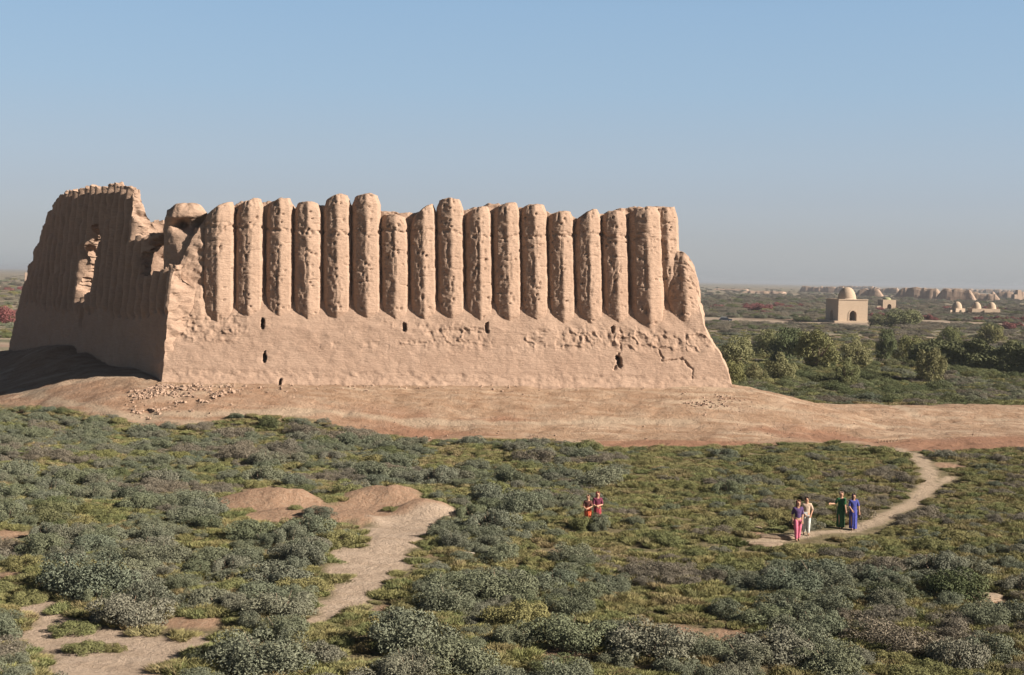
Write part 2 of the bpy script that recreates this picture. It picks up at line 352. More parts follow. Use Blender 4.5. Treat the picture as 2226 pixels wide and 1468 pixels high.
# ------------------------------------------------------------------ the fortress
fort = empty('ruined_fortress', (float(C0[0] + 20), float(C0[1] + 15), ZB))
tag(fort, 'large ruined mud brick fortress with tall fluted walls on the bare mound', 'fortress')
FO = np.array(fort.location)
def fpart(name, V, Fc, smooth=True):
    return link(name, mesh_np(name, np.asarray(V).reshape(-1, 3) - FO, Fc, MUD, smooth), fort)
def L2W(s, n, z, o=C0, d=DS, no=NO):
    s, n, z = np.broadcast_arrays(s, n, z)
    return np.stack([o[0] + s * d[0] + n * no[0], o[1] + s * d[1] + n * no[1], z], -1)
def px2wall(px, py, n, o=C0, d=DS, no=NO):
    r = ray(px, py); ox, oy = o + np.array(no) * n
    # (r.xy*t - o) . no = 0
    t = (ox * no[0] + oy * no[1]) / (r[..., 0] * no[0] + r[..., 1] * no[1])
    x, y, z = r[..., 0] * t, r[..., 1] * t, HC + r[..., 2] * t
    return (x - o[0]) * d[0] + (y - o[1]) * d[1], z
def erode(P, a=.10, sc=1.0, seed=0):
    x, y, z = P[..., 0], P[..., 1], P[..., 2]
    D = np.stack([fbm(x / 1.1 * sc, y / 1.1 * sc, z / 1.1 * sc, 4, seed), fbm(x / 1.1 * sc + 40, y / 1.1 * sc, z / 1.1 * sc, 4, seed + 9), fbm(x / 1.1 * sc, y / 1.1 * sc + 70, z / 1.1 * sc, 4, seed + 19)], -1)
    return P + D * (a[..., None] if hasattr(a, 'shape') else a)

# base / curtain wall between and below the flutes
ns, nr, nc2 = 620, 215, 14
e0 = np.array([(356, 840), (358, 800), (361, 760), (365, 700), (371, 640), (378, 600), (393, 560), (410, 530), (424, 505), (434, 480), (440, 455)])
s0, z0 = px2wall(e0[:, 0], e0[:, 1], -1.2); o_ = np.argsort(z0); s0f = lambda z: np.interp(z, z0[o_], s0[o_])
e1 = np.array([(1582, 850), (1577, 835), (1572, 805), (1558, 768), (1535, 730), (1527, 705), (1521, 640), (1505, 600), (1478, 555), (1473, 500), (1468, 450)])
s1, z1 = px2wall(e1[:, 0], e1[:, 1], -1.8); o1 = np.argsort(z1); s1f = lambda z: np.interp(z, z1[o1], s1[o1])
tp = np.array([(300, 507), (428, 504), (438, 480), (446, 468), (512, 442), (574, 438), (640, 452), (700, 448), (764, 446), (826, 462), (890, 463), (950, 462), (1010, 456), (1070, 447), (1135, 450), (1190, 462), (1250, 478), (1310, 463), (1370, 452), (1400, 450), (1470, 452)])
stp, ztp = px2wall(tp[:, 0], tp[:, 1], -3.2)
def n_out(s, z):
    lo = -1.35 * np.clip((z - ZB) / 4.5, -.3, 1)
    lo = lo + .35 * np.exp(-np.maximum(z - ZB, 0) / .5)
    wv = .18 * vnoise(s / 2.1, 0 * s, 0, 5)
    k = np.clip((z - (6.95 + wv)) / 2.7, 0, 1)
    up = -2.72 - .02 * (z - 9)
    corner = sst((3.4 - s) / .9); up = up * (1 - corner) + (-1.75 - .09 * (z - 8)) * corner
    endr = sst((s - 41.2) / .6); up = up * (1 - endr) + (-2.2 - .08 * (z - 8)) * endr
    n = lo * (1 - k) + up * k
    patch = sst((fbm(s / 3.3, z / 1.6, 0, 3, 61) + .12) / .25) * np.exp(-((z - 6.4) / .9) ** 2)
    patch = np.maximum(patch, sst((s - 28) / 2) * sst((fbm(s / 2, z / 2, 3, 3, 62) + .35) / .2) * np.exp(-((z - 6.3) / .9) ** 4) * .9)
    patch = np.maximum(patch, .8 * sst((7 - s) / 2) * np.exp(-((z - 6.9) / 1.3) ** 4))
    r = fbm(s / .42, z / .42, 0, 4, 71, .6)
    n = n - patch * (.08 + .19 * np.maximum(r, -.4))
    rid = np.abs(fbm(s / 1.4, z / .9, 7, 3, 72)); n = n + .12 * patch * sst((.12 - rid) / .1)
    base = sst((3.7 - z) / .4); n = n + base * (.10 * fbm(s / .5, z / .3, 0, 4, 73) - .05)
    n = n + .035 * fbm(s / .8, z / .35, 0, 4, 74) * (1 - base)
    n = n + .14 * sst((z - 8) / 1) * fbm(s / .6, z / .6, 0, 4, 75)
    return n
SL = []
for (a, b, w, h) in [(570, 704, .17, .42), (880, 712, .15, .36), (1060, 714, .15, .42), (1334, 717, .17, .34), (576, 777, .15, .40), (1345, 787, .24, .36), (1341, 778, .2, .22), (611, 829, .12, .30)]:
    s_, z_ = px2wall(np.array([a]), np.array([b]), -1.1); SL.append((s_[0], z_[0], w, h))
u = np.linspace(0, 1, ns); v = np.linspace(0, 1, nr)
top_s = lambda s: np.interp(s, stp, ztp) + .16 * fbm(s / .6, 0 * s, 0, 3, 41)
sb = s0f(ZB) + u * (s1f(ZB) - s0f(ZB)); zt = top_s(np.interp(u, [0, 1], [s0f(14.4), s1f(15.5)]))
Z = 1.6 + v[:, None] * (zt[None, :] - 1.6)
S = s0f(Z) + u[None, :] * (s1f(Z) - s0f(Z))
No = n_out(S, Z)
for a, b, w, h in SL:
    q = (np.abs((S - a + .05 * vnoise(S / .2, Z / .2, 0, 14)) / (w * .78)) ** 3 + np.abs((Z - b) / (h * .92)) ** 3) ** .333; No = No - 1.2 * sst((1.15 - q + .3 * vnoise(S / .15, Z / .15, 0, 15)) / .35)
# cracks low on the right
ck = np.array([(1330, 800), (1345, 765), (1352, 730), (1350, 715)]); cs, cz = px2wall(ck[:, 0], ck[:, 1], -1.0)
ck2 = np.array([(1430, 760), (1440, 782), (1486, 782), (1490, 795), (1502, 802), (1500, 822)]); cs2, cz2 = px2wall(ck2[:, 0], ck2[:, 1], -.9)
for a, b in ((cs, cz), (cs2, cz2)):
    dd = segdist(S + .35 * fbm(S / .5, Z / .5, 0, 3, 2), Z + .25 * fbm(S / .5, Z / .5, 5, 3, 2), list(zip(a, b))); No = No - .16 * sst((.09 + .05 * vnoise(S / .4, Z / .4, 0, 6) - dd) / .07)
Po = L2W(S, No, Z); endround = np.minimum(u, 1 - u) * 44; 
Ni = np.minimum(No, -3.0) - 2.6 + 0 * S; Pi = L2W(S, Ni, Z)
er = (.05 + .10 * sst((Z - 8) / 1))
Po = erode(Po, er, 1.6, 5); Pi = erode(Pi, .15, 1, 6)
tops = np.stack([Po[-1] * (1 - k) + Pi[-1] * k for k in np.linspace(0, 1, nc2)[1:-1]])
tops[..., 2] += .22 * fbm(tops[..., 0] / .7, tops[..., 1] / .7, 0, 3, 88)
G = np.concatenate([Po, tops, Pi[::-1]]); NR = len(G)
Fc = gridfaces(NR, ns); Vv = G.reshape(-1, 3)
def endcap(col, flip):
    global Vv, Fc
    a = Po[:, col]; b = Pi[:, col]; ks = np.linspace(0, 1, nc2); base = len(Vv)
    g = np.stack([a * (1 - k) + b * k for k in ks]); g = erode(g, .0)
    bul = np.sin(np.pi * ks)[:, None, None] * (.5 * np.array([DS[0], DS[1], 0]) * (1 if col else -1)); g = g + bul
    g[1:-1] = erode(g[1:-1], .22, 1, 8)
    Vv = np.concatenate([Vv, g.reshape(-1, 3)]); f = gridfaces(nc2, nr, off=base); Fc = np.concatenate([Fc, f[:, ::-1] if flip else f])
endcap(0, True); endcap(-1, False)
fpart('curtain_wall', Vv, Fc)

# fluted half columns
def column(xl, xr, px_top, y_top, y_bot, shift, slope, Rm=None, taper=.2, zlow=None, nax=-2.55, seed=0, topn=.3, rough=1.0, tail=0):
    nz, na = 190, 76
    (sa_, sb_), _ = px2wall(np.array([xl, xr]), np.array([550., 550.]), nax); Rr = Rm or (sb_ - sa_) / 2 * 1.075
    st, ztop = px2wall(np.array([(xl + xr) / 2.0]), np.array([float(y_top)]), nax + .3); st, ztop = st[0], ztop[0]
    sbm, _ = px2wall(np.array([(xl + xr) / 2.0 + shift]), np.array([700.]), nax); sbm = sbm[0]
    sp, _ = px2wall(np.array([float(px_top)]), np.array([float(y_top)]), nax + .3); pk = (sp[0] - st) / Rr
    zb = zlow or 6.3
    ph = np.linspace(-math.pi, math.pi, na, endpoint=False) + math.pi / na
    m = np.mod(ph, math.pi / 4) - math.pi / 8; octr = math.cos(math.pi / 8) / np.cos(m); prof = (.95 * octr + .05) * (1 + .10 * np.clip(1 - np.abs(ph) / (math.pi / 4), 0, 1))
    back = np.cos(ph) < -.1
    T = np.linspace(0, 1, nz)[:, None]; PH = ph[None, :]
    rx = prof * np.sin(PH); ry = prof * np.cos(PH) * .78
    def ztl(xx, yy):
        q = (xx / Rr - pk)
        return ztop - .5 * Rr * np.abs(q) ** 2.2 * topn * 2 - slope * np.maximum(-(q), 0) - .25 * np.maximum(yy / Rr, 0) ** 3 * .8 + .10 * fbm(xx / .35 + seed, yy / .35, 0, 3, seed + 3)
    zz = zb + T * (ztop - zb)
    tap = 1 - taper * sst((8.3 - zz) / 1.5) - .03 * sst((zz - 12) / 5)
    if tail: tap = tap * (.12 + .88 * sst((zz - zb) / tail))
    topw = sst((zz - (ztop - .9)) / .9)
    rr = Rr * tap * (1 - .22 * topw ** 2)
    X = rr * rx; Y = rr * ry
    ZL = ztl(X, Y); Zf = zb + T * (ZL - zb)
    ax_n = nax - .28 * sst((Zf - 8) / 9); ax_s = sbm + (st - sbm) * (Zf - zb) / (ztop - zb)
    # weathering: pits, put-log holes and a crumbling course
    arc = PH * Rr
    d = .065 * rough * fbm(arc / .5 + seed * 3.1, Zf / .55, seed, 4, seed + 30, .6) + .05 * np.abs(fbm(arc / .16, Zf / .22, seed, 3, seed + 31))
    lf = sst((.15 - PH) / .4) * sst((PH + 1.2) / .4); d = d - .13 * rough * lf * np.maximum(fbm(arc / .28, Zf / .5, seed, 4, seed + 35), 0) * 1.3
    zc = 14.55 + .2 * math.sin(seed); d = d - .17 * np.exp(-((Zf - zc - .15 * vnoise(arc / .5, 0 * arc, seed, 12)) / .13) ** 2) * sst((fbm(arc / .3, Zf / .4, seed, 2, seed + 50) + .15) / .3)
    rg = np.random.default_rng(seed + 100)
    for k in range(26):
        pa_ = rg.uniform(-1.1, 1.4) * (1 if k % 3 else .3); zh = zb + (ztop - zb) * (1 - rg.random() ** 1.5 * .95); w = rg.uniform(.05, .10); hh = rg.uniform(.05, .13) * (2.2 if k % 7 == 0 else 1)
        dp = rg.uniform(.15, .34); d = d - dp * np.exp(-(((arc - pa_ * Rr) / w) ** 2 + ((Zf - zh) / hh) ** 2) ** 1.5)
    for k in range(3):
        pa_ = rg.uniform(-.35, .1); zh = rg.uniform(9, 15); L = rg.uniform(.5, 1.3); wob = .06 * vnoise(Zf / .3, 0 * Zf, k, seed + 60)
        d = d - .14 * np.exp(-((arc - pa_ * Rr - wob) / .05) ** 2) * sst((L - np.abs(Zf - zh)) / .3)
    for k in range(2):
        zh = rg.uniform(10, 16); wob = .07 * vnoise(arc / .3, 0 * arc, k, seed + 70); p0 = rg.uniform(-.5, .9)
        d = d - .10 * np.exp(-((Zf - zh - wob) / .045) ** 2) * sst((.45 - np.abs(PH - p0)) / .15)
    rr2 = 1 + d / Rr
    Sx = ax_s + X * rr2; Nx = ax_n + Y * rr2
    P = L2W(Sx, Nx, Zf)
    # cap
    caps = []
    for k in np.linspace(1, 0, 14)[1:]:
        xx = X[-1] * k; yy = Y[-1] * k
        caps.append(L2W(ax_s[-1] + xx * rr2[-1], ax_n[-1] + yy * rr2[-1], np.maximum(ztl(xx, yy), ZL[-1] * 0 + ztop - 2.5) + .0))
    G = np.concatenate([P, np.stack(caps)])
    return G, gridfaces(len(G), na, wrap=True)
CL = [(440, 512, 500, 438, 690, 0, .25), (512, 573, 553, 431, 700, 0, .25), (580, 637, 618, 430, 697, 0, .1), (640, 700, 668, 438, 698, 0, .0), (703, 762, 738, 422, 695, 1, .25),
      (766, 827, 800, 420, 697, 2, .1), (829, 888, 855, 466, 697, 2, -.05), (892, 948, 938, 443, 700, 2, .45), (951, 1008, 978, 430, 695, 3, .1), (1012, 1070, 1052, 449, 703, 3, .1),
      (1073, 1132, 1110, 440, 692, 3, .15), (1133, 1190, 1165, 443, 705, 4, .1), (1192, 1248, 1228, 458, 705, 4, .1), (1250, 1308, 1290, 455, 712, 4, .45), (1310, 1366, 1345, 458, 712, 4, .0), (1368, 1440, 1412, 449, 705, 5, .1)]
for i, (a, b, c, d_, e, sh, sl_) in enumerate(CL):
    tpr = [.2, .22, .2, .28, .42, .45, .2, .3, .45, .22, .45, .35, .2, .2, .2, .15][i]
    G, Fq = column(a, b, c, d_, e, sh, sl_, taper=tpr, seed=i + 1, zlow=6.3)
    fpart('fluted_column', G, Fq)
G, Fq = column(1424, 1473, 1452, 450, 560, 2, .1, taper=0, seed=31, zlow=8.8, nax=-2.8, Rm=1.12, tail=3.2); fpart('fluted_column', G, Fq)
G, Fq = column(1443, 1526, 1474, 546, 700, 2, -.0, taper=.2, seed=32, zlow=6.3, nax=-2.9, topn=1.15, rough=1.6, Rm=1.5); fpart('fluted_column', G, Fq)

# corner pier with its broken knob
def pier():
    nz, na = 230, 110
    prof = [(500, 355, 440), (700, 354, 430), (600, 353, 430), (540, 355, 430), (500, 357, 434), (470, 356, 437), (455, 362, 432)]
    T = np.linspace(0, 1, nz)
    (sl0, sl1, sl2), _ = px2wall(np.array([355., 354, 356]), np.array([760., 600., 470.]), -3.6)
    zz = 1.8 + T * (16.35 - 1.8)
    left = np.interp(zz, [1.8, 4, 8, 12, 15.2, 16.0, 16.35], [sl0 + 1.1, sl0 + .75, sl1 + .1, sl1 + .0, sl2 + .0, sl2 + .25, sl2 + .8])
    right = np.interp(zz, [1.8, 14.4, 15.2, 15.8, 16.35], [3.0, 2.9, 2.9, 2.85, 2.3])
    nf = np.interp(zz, [1.8, 7, 13.2, 14.4, 15.4, 16.35], [-2.4, -2.6, -2.6, -2.7, -2.3, -2.9]); nb = np.interp(zz, [1.8, 15, 16.35], [-6.2, -5.2, -4.4])
    ph = np.linspace(0, 2 * math.pi, na, endpoint=False)
    cx = (left + right) / 2; cn = (nf + nb) / 2; a = (right - left) / 2; b = (nf - nb) / 2
    se = lambda t, p: np.sign(t) * np.abs(t) ** p
    X = cx[:, None] + a[:, None] * se(np.cos(ph), .95)[None]; Y = cn[:, None] + b[:, None] * se(np.sin(ph), .95)[None]
    Zf = np.repeat(zz[:, None], na, 1) + sst((zz[:, None] - 15) / 1.3) * (.25 * fbm(X / .6, Y / .6, 0, 3, 3) - .1 * ((X - cx[:, None]) / 1.4) ** 2)
    P = L2W(X, Y, Zf)
    # hollow under the knob
    hs, hzv = px2wall(np.array([392., 432]), np.array([488., 488.]), -2.6)
    for k, (w, h, dp) in enumerate([(.62, .42, 2.0), (.7, .6, 1.3)]):
        q = np.exp(-(((X - hs[k]) / w) ** 2 + ((Zf - hzv[k]) / h) ** 2)) * (Y > cn[:, None]); P[..., 0] -= NO[0] * dp * q; P[..., 1] -= NO[1] * dp * q
    P = erode(P, .16, 1.3, 44)
    caps = np.stack([P[-1] * k + P[-1].mean(0) * (1 - k) + np.array([0, 0, .22 * (1 - k * k)]) for k in (.85, .65, .4, .15, 0)]); caps[..., 2] += .08 * fbm(caps[..., 0] / .4, caps[..., 1] / .4, 0, 3, 9)
    G = np.concatenate([P, caps]); return G, gridfaces(len(G), na, wrap=True)
G, Fq = pier(); fpart('corner_pier', G, Fq)

# walls built as thick slabs with openings
def slab(name, o, d, no, t0, t1, zlo, ztopf, bat, thick, ribs=None, cell=.15, keep=None, noise_a=.12, seed=0, kk=9):
    nt_, nz_ = int((t1 - t0) / cell) + 1, int((19.2 - zlo) / cell) + 1
    T, Zg = np.meshgrid(np.linspace(t0, t1, nt_), np.linspace(zlo, 19.2, nz_))
    zt_ = ztopf(T); cb = (Zg[:-1, :-1] + .0) < np.minimum(np.minimum(zt_[:-1, :-1], zt_[:-1, 1:]), 99)
    kp = cb.copy()
    if keep is not None:
        tc = (T[:-1, :-1] + T[1:, 1:]) / 2; zc = (Zg[:-1, :-1] + Zg[1:, 1:]) / 2; kp &= keep(tc, zc)
    Zc = np.minimum(Zg, zt_)
    nb_ = -bat * (Zc - ZB) / 15.0
    n_o = nb_ + (ribs(T, Zc) if ribs else 0); n_i = nb_ - thick(T, Zc)
    A = erode(L2W(T, n_o, Zc, o, d, no), noise_a, 1.2, seed); B = erode(L2W(T, n_i, Zc, o, d, no), noise_a, 1.2, seed)
    idx = np.arange(nt_ * nz_).reshape(nz_, nt_)
    c = kp; q = np.stack([idx[:-1, :-1], idx[:-1, 1:], idx[1:, 1:], idx[1:, :-1]], -1)[c]
    V = [A.reshape(-1, 3), B.reshape(-1, 3)]; Fs = [q, q[:, ::-1] + nt_ * nz_]; n0 = 2 * nt_ * nz_
    pad = np.zeros((c.shape[0] + 2, c.shape[1] + 2), bool); pad[1:-1, 1:-1] = c; E = []
    for di, dj, a, b in ((-1, 0, (0, 0), (0, 1)), (1, 0, (1, 1), (1, 0)), (0, -1, (1, 0), (0, 0)), (0, 1, (0, 1), (1, 1))):
        nb2 = pad[1 + di:c.shape[0] + 1 + di, 1 + dj:c.shape[1] + 1 + dj]; ii, jj = np.where(c & ~nb2)
        E.append(np.stack([idx[ii + a[0], jj + a[1]], idx[ii + b[0], jj + b[1]]], -1))
    E = np.concatenate(E); AA, BB = A.reshape(-1, 3), B.reshape(-1, 3)
    ks = np.linspace(0, 1, kk); base_o = L2W(T, n_o, Zc, o, d, no).reshape(-1, 3); base_i = L2W(T, n_i, Zc, o, d, no).reshape(-1, 3)
    g = np.stack([erode(base_o[E] * (1 - k) + base_i[E] * k, noise_a + .16 * math.sin(math.pi * k), 1.2 + 1.2 * (0 < k < 1), seed) for k in ks])   # kk, nE, 2, 3
    nE = len(E); V.append(g.reshape(-1, 3)); kI, eI = np.meshgrid(np.arange(kk - 1), np.arange(nE), indexing='ij')
    f = lambda k, e, s_: n0 + (k * nE + e) * 2 + s_
    Fs.append(np.stack([f(kI, eI, 1), f(kI, eI, 0), f(kI + 1, eI, 0), f(kI + 1, eI, 1)], -1).reshape(-1, 4))
    V = np.concatenate(V); Fs = np.concatenate(Fs)
    # drop unused vertices
    us, inv = np.unique(Fs, return_inverse=True); return fpart(name, V[us], inv.reshape(Fs.shape))

pn = -.75
def W2(pts, n=None):
    a = np.array(pts, float); out_ = []
    for px, py in a:
        nn = -.9
        for _ in range(6):
            s, z = px2wall(np.array([px]), np.array([py]), nn, C0, DT, NT); nn = -1.5 * (z[0] - ZB) / 15.0 - .12 if n is None else n
        out_.append((s[0], z[0]))
    return np.array(out_)
farE = W2([(18, 772), (22, 750), (58, 600), (82, 535), (106, 470), (127, 430), (145, 416)])
topE = W2([(132, 421), (150, 420), (165, 417), (180, 415), (205, 411), (235, 408), (262, 405), (285, 411), (300, 416)])
hole = [tuple(p) for p in W2([(298, 330), (297, 450), (297, 512), (320, 514), (344, 506), (338, 520), (320, 544), (313, 560), (313, 600), (321, 609), (344, 592), (385, 575), (430, 560), (470, 380), (500, 330)])]
slotp = [tuple(p) for p in W2([(211, 488), (224, 482), (223, 515), (219, 548), (213, 585), (201, 632), (189, 647), (173, 645), (173, 625), (180, 590), (187, 546), (200, 517)])]
def side_top(T): return np.interp(T, topE[::-1][np.argsort(topE[::-1][:, 0])][:, 0], topE[::-1][np.argsort(topE[::-1][:, 0])][:, 1]) + .35 * np.abs(np.sin(np.pi * T / 1.62)) - .2 + .25 * fbm(T / .7, 0 * T, 0, 3, 66)
fo = np.argsort(farE[:, 1]); far_t = lambda z: np.interp(z, farE[fo, 1], farE[fo, 0])
def side_keep(t, z):
    j = .26 * fbm(t / .45, z / .45, 0, 3, 67)
    return (t < far_t(z) + j * .8) & ~inpoly(t + j, z + j, hole) & ~inpoly(t + j * .4, z - j * .5, slotp)
def side_thick(t, z):
    e = np.interp(z, [8, 10.6, 12.4, 13.4, 14.2, 14.8, 15.8, 17.2, 18.5], [2.6, .7, .8, 1.3, 1.9, 1.5, .95, .45, .3])
    w = sst((17.0 - t) / 3.0) * sst((z - 9.5) / 1); return np.minimum(e * w + (1 - w) * 2.0, np.interp(z, [14.6, 15.6, 16.6, 18], [2.2, 1.2, .7, .5]))
def side_ribs(t, z):
    a = np.abs(np.sin(np.pi * t / 1.62)); k = sst((z - 7.2 - .5 * vnoise(t / 1.6, 0 * t, 0, 4)) / .8)
    return (1.05 * a - .75) * k * np.clip((far_t(z) - t) / 4, .25, 1) + .05 * fbm(t / .5, z / .7, 0, 3, 6) - .8 * np.exp(-((t - 21.6 - .3 * vnoise(z / .8, 0 * z, 0, 7)) / .35) ** 2) * sst((9.2 - z) / .8) * sst((z - 5) / 2)
slab('side_wall', C0, DT, NT, .45, 44.5, 1.2, side_top, 1.5, side_thick, side_ribs, .10, side_keep, .16, 70)
cst = lambda v: (lambda t, z=None: v + 0 * t)
def tops_f(h, a, seed, sc=2.5): return lambda T: h + a * fbm(T / sc, 0 * T, 0, 4, seed)
slab('inner_wall', C0 + np.array([-2.0, 21.0]), DS, NO, -10, 16, 1.5, tops_f(15.2, 1.0, 80), .3, cst(1.5), lambda t, z: .35 * fbm(t / .9, z / .9, 0, 4, 81), .22, None, .35, 82, 5)
slab('back_wall', C3, DS, NO, 11, 54, 1.0, tops_f(14.6, 1.6, 83), .3, cst(2.0), None, .3, None, .3, 84, 5)
dE = (C2 - C1) / np.linalg.norm(C2 - C1); slab('end_wall', C1 + np.array([-3.2, 3.5]), dE, np.array([dE[1], -dE[0]]), 0, 33, 1.0, tops_f(13.4, 1.6, 85), .8, cst(2.0), lambda t, z: .5 * np.abs(np.sin(np.pi * t / 2.2)) * sst((z - 7.5) / 1) - .3, .25, None, .25, 86, 5)

# crumbled brick rubble on the apron
def rubble():
    V = []; Fs = []; base = np.array([(-1, -1, -1), (1, -1, -1), (1, 1, -1), (-1, 1, -1), (-1, -1, 1), (1, -1, 1), (1, 1, 1), (-1, 1, 1)], float)
    fb = np.array([(3, 2, 1, 0), (4, 5, 6, 7), (0, 1, 5, 4), (1, 2, 6, 5), (2, 3, 7, 6), (3, 0, 4, 7)]); n = 0
    r = RNG; ax = np.concatenate([r.triangular(268, 350, 540, 520), r.uniform(540, 1480, 260), r.uniform(1480, 1640, 150), r.uniform(20, 2200, 160)])
    ay = np.concatenate([r.normal(868, 6.5, 520), r.normal(838, 7, 260), r.normal(872, 9, 150), r.uniform(895, 955, 160)])
    sz = np.concatenate([r.uniform(.05, .13, 520), r.uniform(.03, .09, 410), r.uniform(.02, .07, 160)])
    p = ground_hit(ax, ay, hz); zz = hz(p[:, 0], p[:, 1])
    for (x, y), z, s in zip(p, zz, sz):
        sc = np.array([s * random.uniform(.7, 1.5), s * random.uniform(.6, 1.1), s * random.uniform(.4, .8)])
        m = np.array(Matrix.Rotation(random.uniform(0, 6.3), 3, 'Z') @ Matrix.Rotation(random.uniform(-.5, .5), 3, 'X') @ Matrix.Rotation(random.uniform(-.5, .5), 3, 'Y'))
        b = (base * (1 + RNG.uniform(-.25, .25, (8, 1)))) * sc @ m.T + np.array([x, y, z + sc[2] * .4]); V.append(b); Fs.append(fb + n); n += 8
    return np.concatenate(V), np.concatenate(Fs)
v_, f_ = rubble(); tag(link('brick_rubble', mesh_np('brick_rubble', v_, f_, MUD, False)), 'broken mud brick rubble scattered on the bare earth below the fortress wall', 'rubble', kind='stuff')

# ------------------------------------------------------------------ vegetation prototypes (unit radius)
def leaves(n, pos, nrm, size, asp, rg, tint, up=0.0):
    a = nrm + rg.normal(0, .7, (n, 3)); a[:, 2] += up; a /= np.linalg.norm(a, axis=1)[:, None]
    t = np.cross(a, rg.normal(0, 1, (n, 3))); t /= np.linalg.norm(t, axis=1)[:, None] + 1e-9; b = np.cross(a, t)
    sz = size * rg.uniform(.6, 1.35, n)[:, None]; t = t * sz * asp; b = b * sz / asp
    V = np.stack([pos - t * .5 - b * .25, pos - t * .1 + b * .5 * rg.uniform(.6, 1, (n, 1)), pos + t * .55, pos - b * .45], 1)
    return V.reshape(-1, 3), np.arange(n * 4).reshape(n, 4), np.repeat(tint, 4)
def blob_cloud(seed, n, lobes, flat, lob=(.24, .42), spread=.78, base=0.0, inner=.25):
    rg = np.random.default_rng(seed); th = rg.uniform(0, 2 * np.pi, lobes); rr = np.sqrt(rg.random(lobes)) * spread
    zz = rg.uniform(.12, .95, lobes) * np.sqrt(np.maximum(1 - rr ** 2, .05)) * flat + base
    c = np.stack([rr * np.cos(th), rr * np.sin(th), zz], 1); lr = rg.uniform(*lob, lobes); w = lr ** 2; k = rg.choice(lobes, n, p=w / w.sum())
    d = rg.normal(0, 1, (n, 3)); d[:, 2] = d[:, 2] * .9 + .25; d /= np.linalg.norm(d, axis=1)[:, None]
    r = lr[k] * (1 - inner * rg.random(n) ** 1.5 + .16 * (rg.random(n) ** 4))
    p = c[k] + d * r[:, None] * np.array([1, 1, .8]); p[:, 2] = np.abs(p[:, 2] - base) + base
    t = np.clip(.5 + .16 * (rg.random(lobes)[k] - .5) * 2 + .3 * (rg.random(n) - .5) * 2, 0, 1); return rg, p, d, t
def twigs(seed, n, h, r0=.02):
    rg = np.random.default_rng(seed); V = []; Fs = []
    for i in range(n):
        a = rg.uniform(0, 6.28); r = rg.uniform(.2, .8); e = np.array([r * math.cos(a), r * math.sin(a), h * rg.uniform(.4, .9)]); s_ = np.array([.05 * math.cos(a), .05 * math.sin(a), 0])
        m = (s_ + e) / 2 + rg.normal(0, .05, 3); u = np.array([-math.sin(a), math.cos(a), 0]) * r0; b = len(V)
        for q, k in ((s_, 1), (m, .7), (e, .3)): V += [q - u * k, q + u * k]
        Fs += [(b, b + 1, b + 3, b + 2), (b + 2, b + 3, b + 5, b + 4)]
    return np.array(V), np.array(Fs)
def shrub_mesh(name, seed, mat, n=5200, lobes=26, flat=.8, size=.062, asp=1.25, up=.1, lob=(.2, .36)):
    rg, p, d, t = blob_cloud(seed, n, lobes, flat, lob); V, Fq, tt = leaves(n, p, d, size, asp, rg, t, up)
    tv, tf = twigs(seed, 16, flat); V2 = np.concatenate([V, tv]); F2 = np.concatenate([Fq, tf + len(V)])
    me = mesh_np(name, V2, F2, mat, False, dict(tint=np.concatenate([tt, np.full(len(tv), .3)])))
    me.materials.append(WOOD); ix = np.zeros(len(F2), np.int32); ix[len(Fq):] = 1; me.polygons.foreach_set('material_index', ix); return me
def tuft_mesh(name, seed, mat, n=700, h=.5, wid=.03, dome=True):
    rg = np.random.default_rng(seed); a = rg.uniform(0, 6.283, n); r = np.sqrt(rg.random(n)) * .85
    # blades gather in a few clumps so the outline is uneven
    kc = rg.integers(0, 7, n); ca = rg.uniform(0, 6.283, 7); cr_ = rg.uniform(0, .65, 7)
    bx = cr_[kc] * np.cos(ca[kc]) + .38 * r * np.cos(a); by = cr_[kc] * np.sin(ca[kc]) + .38 * r * np.sin(a)
    hh = h * rg.uniform(.45, 1.1, n) * (1 - .35 * np.hypot(bx, by)); lean = rg.normal(0, .075, (n, 2)) + .12 * np.stack([bx, by], 1)
    z0 = hh * rg.uniform(0, .35, n); u = np.stack([-np.sin(a), np.cos(a), 0 * a], 1) * wid * rg.uniform(.6, 1.4, (n, 1))
    B = np.stack([bx, by, z0], 1); Mi = B + np.stack([lean[:, 0] * .5, lean[:, 1] * .5, hh * .6], 1); T = B + np.stack([lean[:, 0] * 1.2, lean[:, 1] * 1.2, hh], 1)
    V = np.stack([B - u, B + u, Mi + u * .8, T, ], 1); tt = np.clip(rg.normal(.55, .2, n), 0, 1)
    return mesh_np(name, V.reshape(-1, 3), np.arange(n * 4).reshape(n, 4), mat, False, dict(tint=np.repeat(tt, 4)))
P_SALT = [shrub_mesh('saltbush', 10 + i, SALT, 11000, 34 + 4 * i, .66 + .07 * i, .042, 1.4, .1, (.15, .31)) for i in range(4)]
P_DRY = [shrub_mesh('dry_shrub', 30 + i, DRY, 9000, 30, .62, .038, 1.8, .1, (.15, .31)) for i in range(2)]
P_OLIVE = [shrub_mesh('olive_shrub', 40 + i, OLIVE, 9000, 36, .5, .045, 2.0, .4, (.16, .28)) for i in range(2)]
P_DARK = [shrub_mesh('green_shrub', 50 + i, DARKG, 9000, 30, .7, .045) for i in range(2)]
P_GRASS = [tuft_mesh('grass_tuft', 60 + i, GRASS, 1500, .30, .012) for i in range(3)]
P_PINK = shrub_mesh('flowering_shrub', 70, PINKM, 3200, 20, .8, .09)

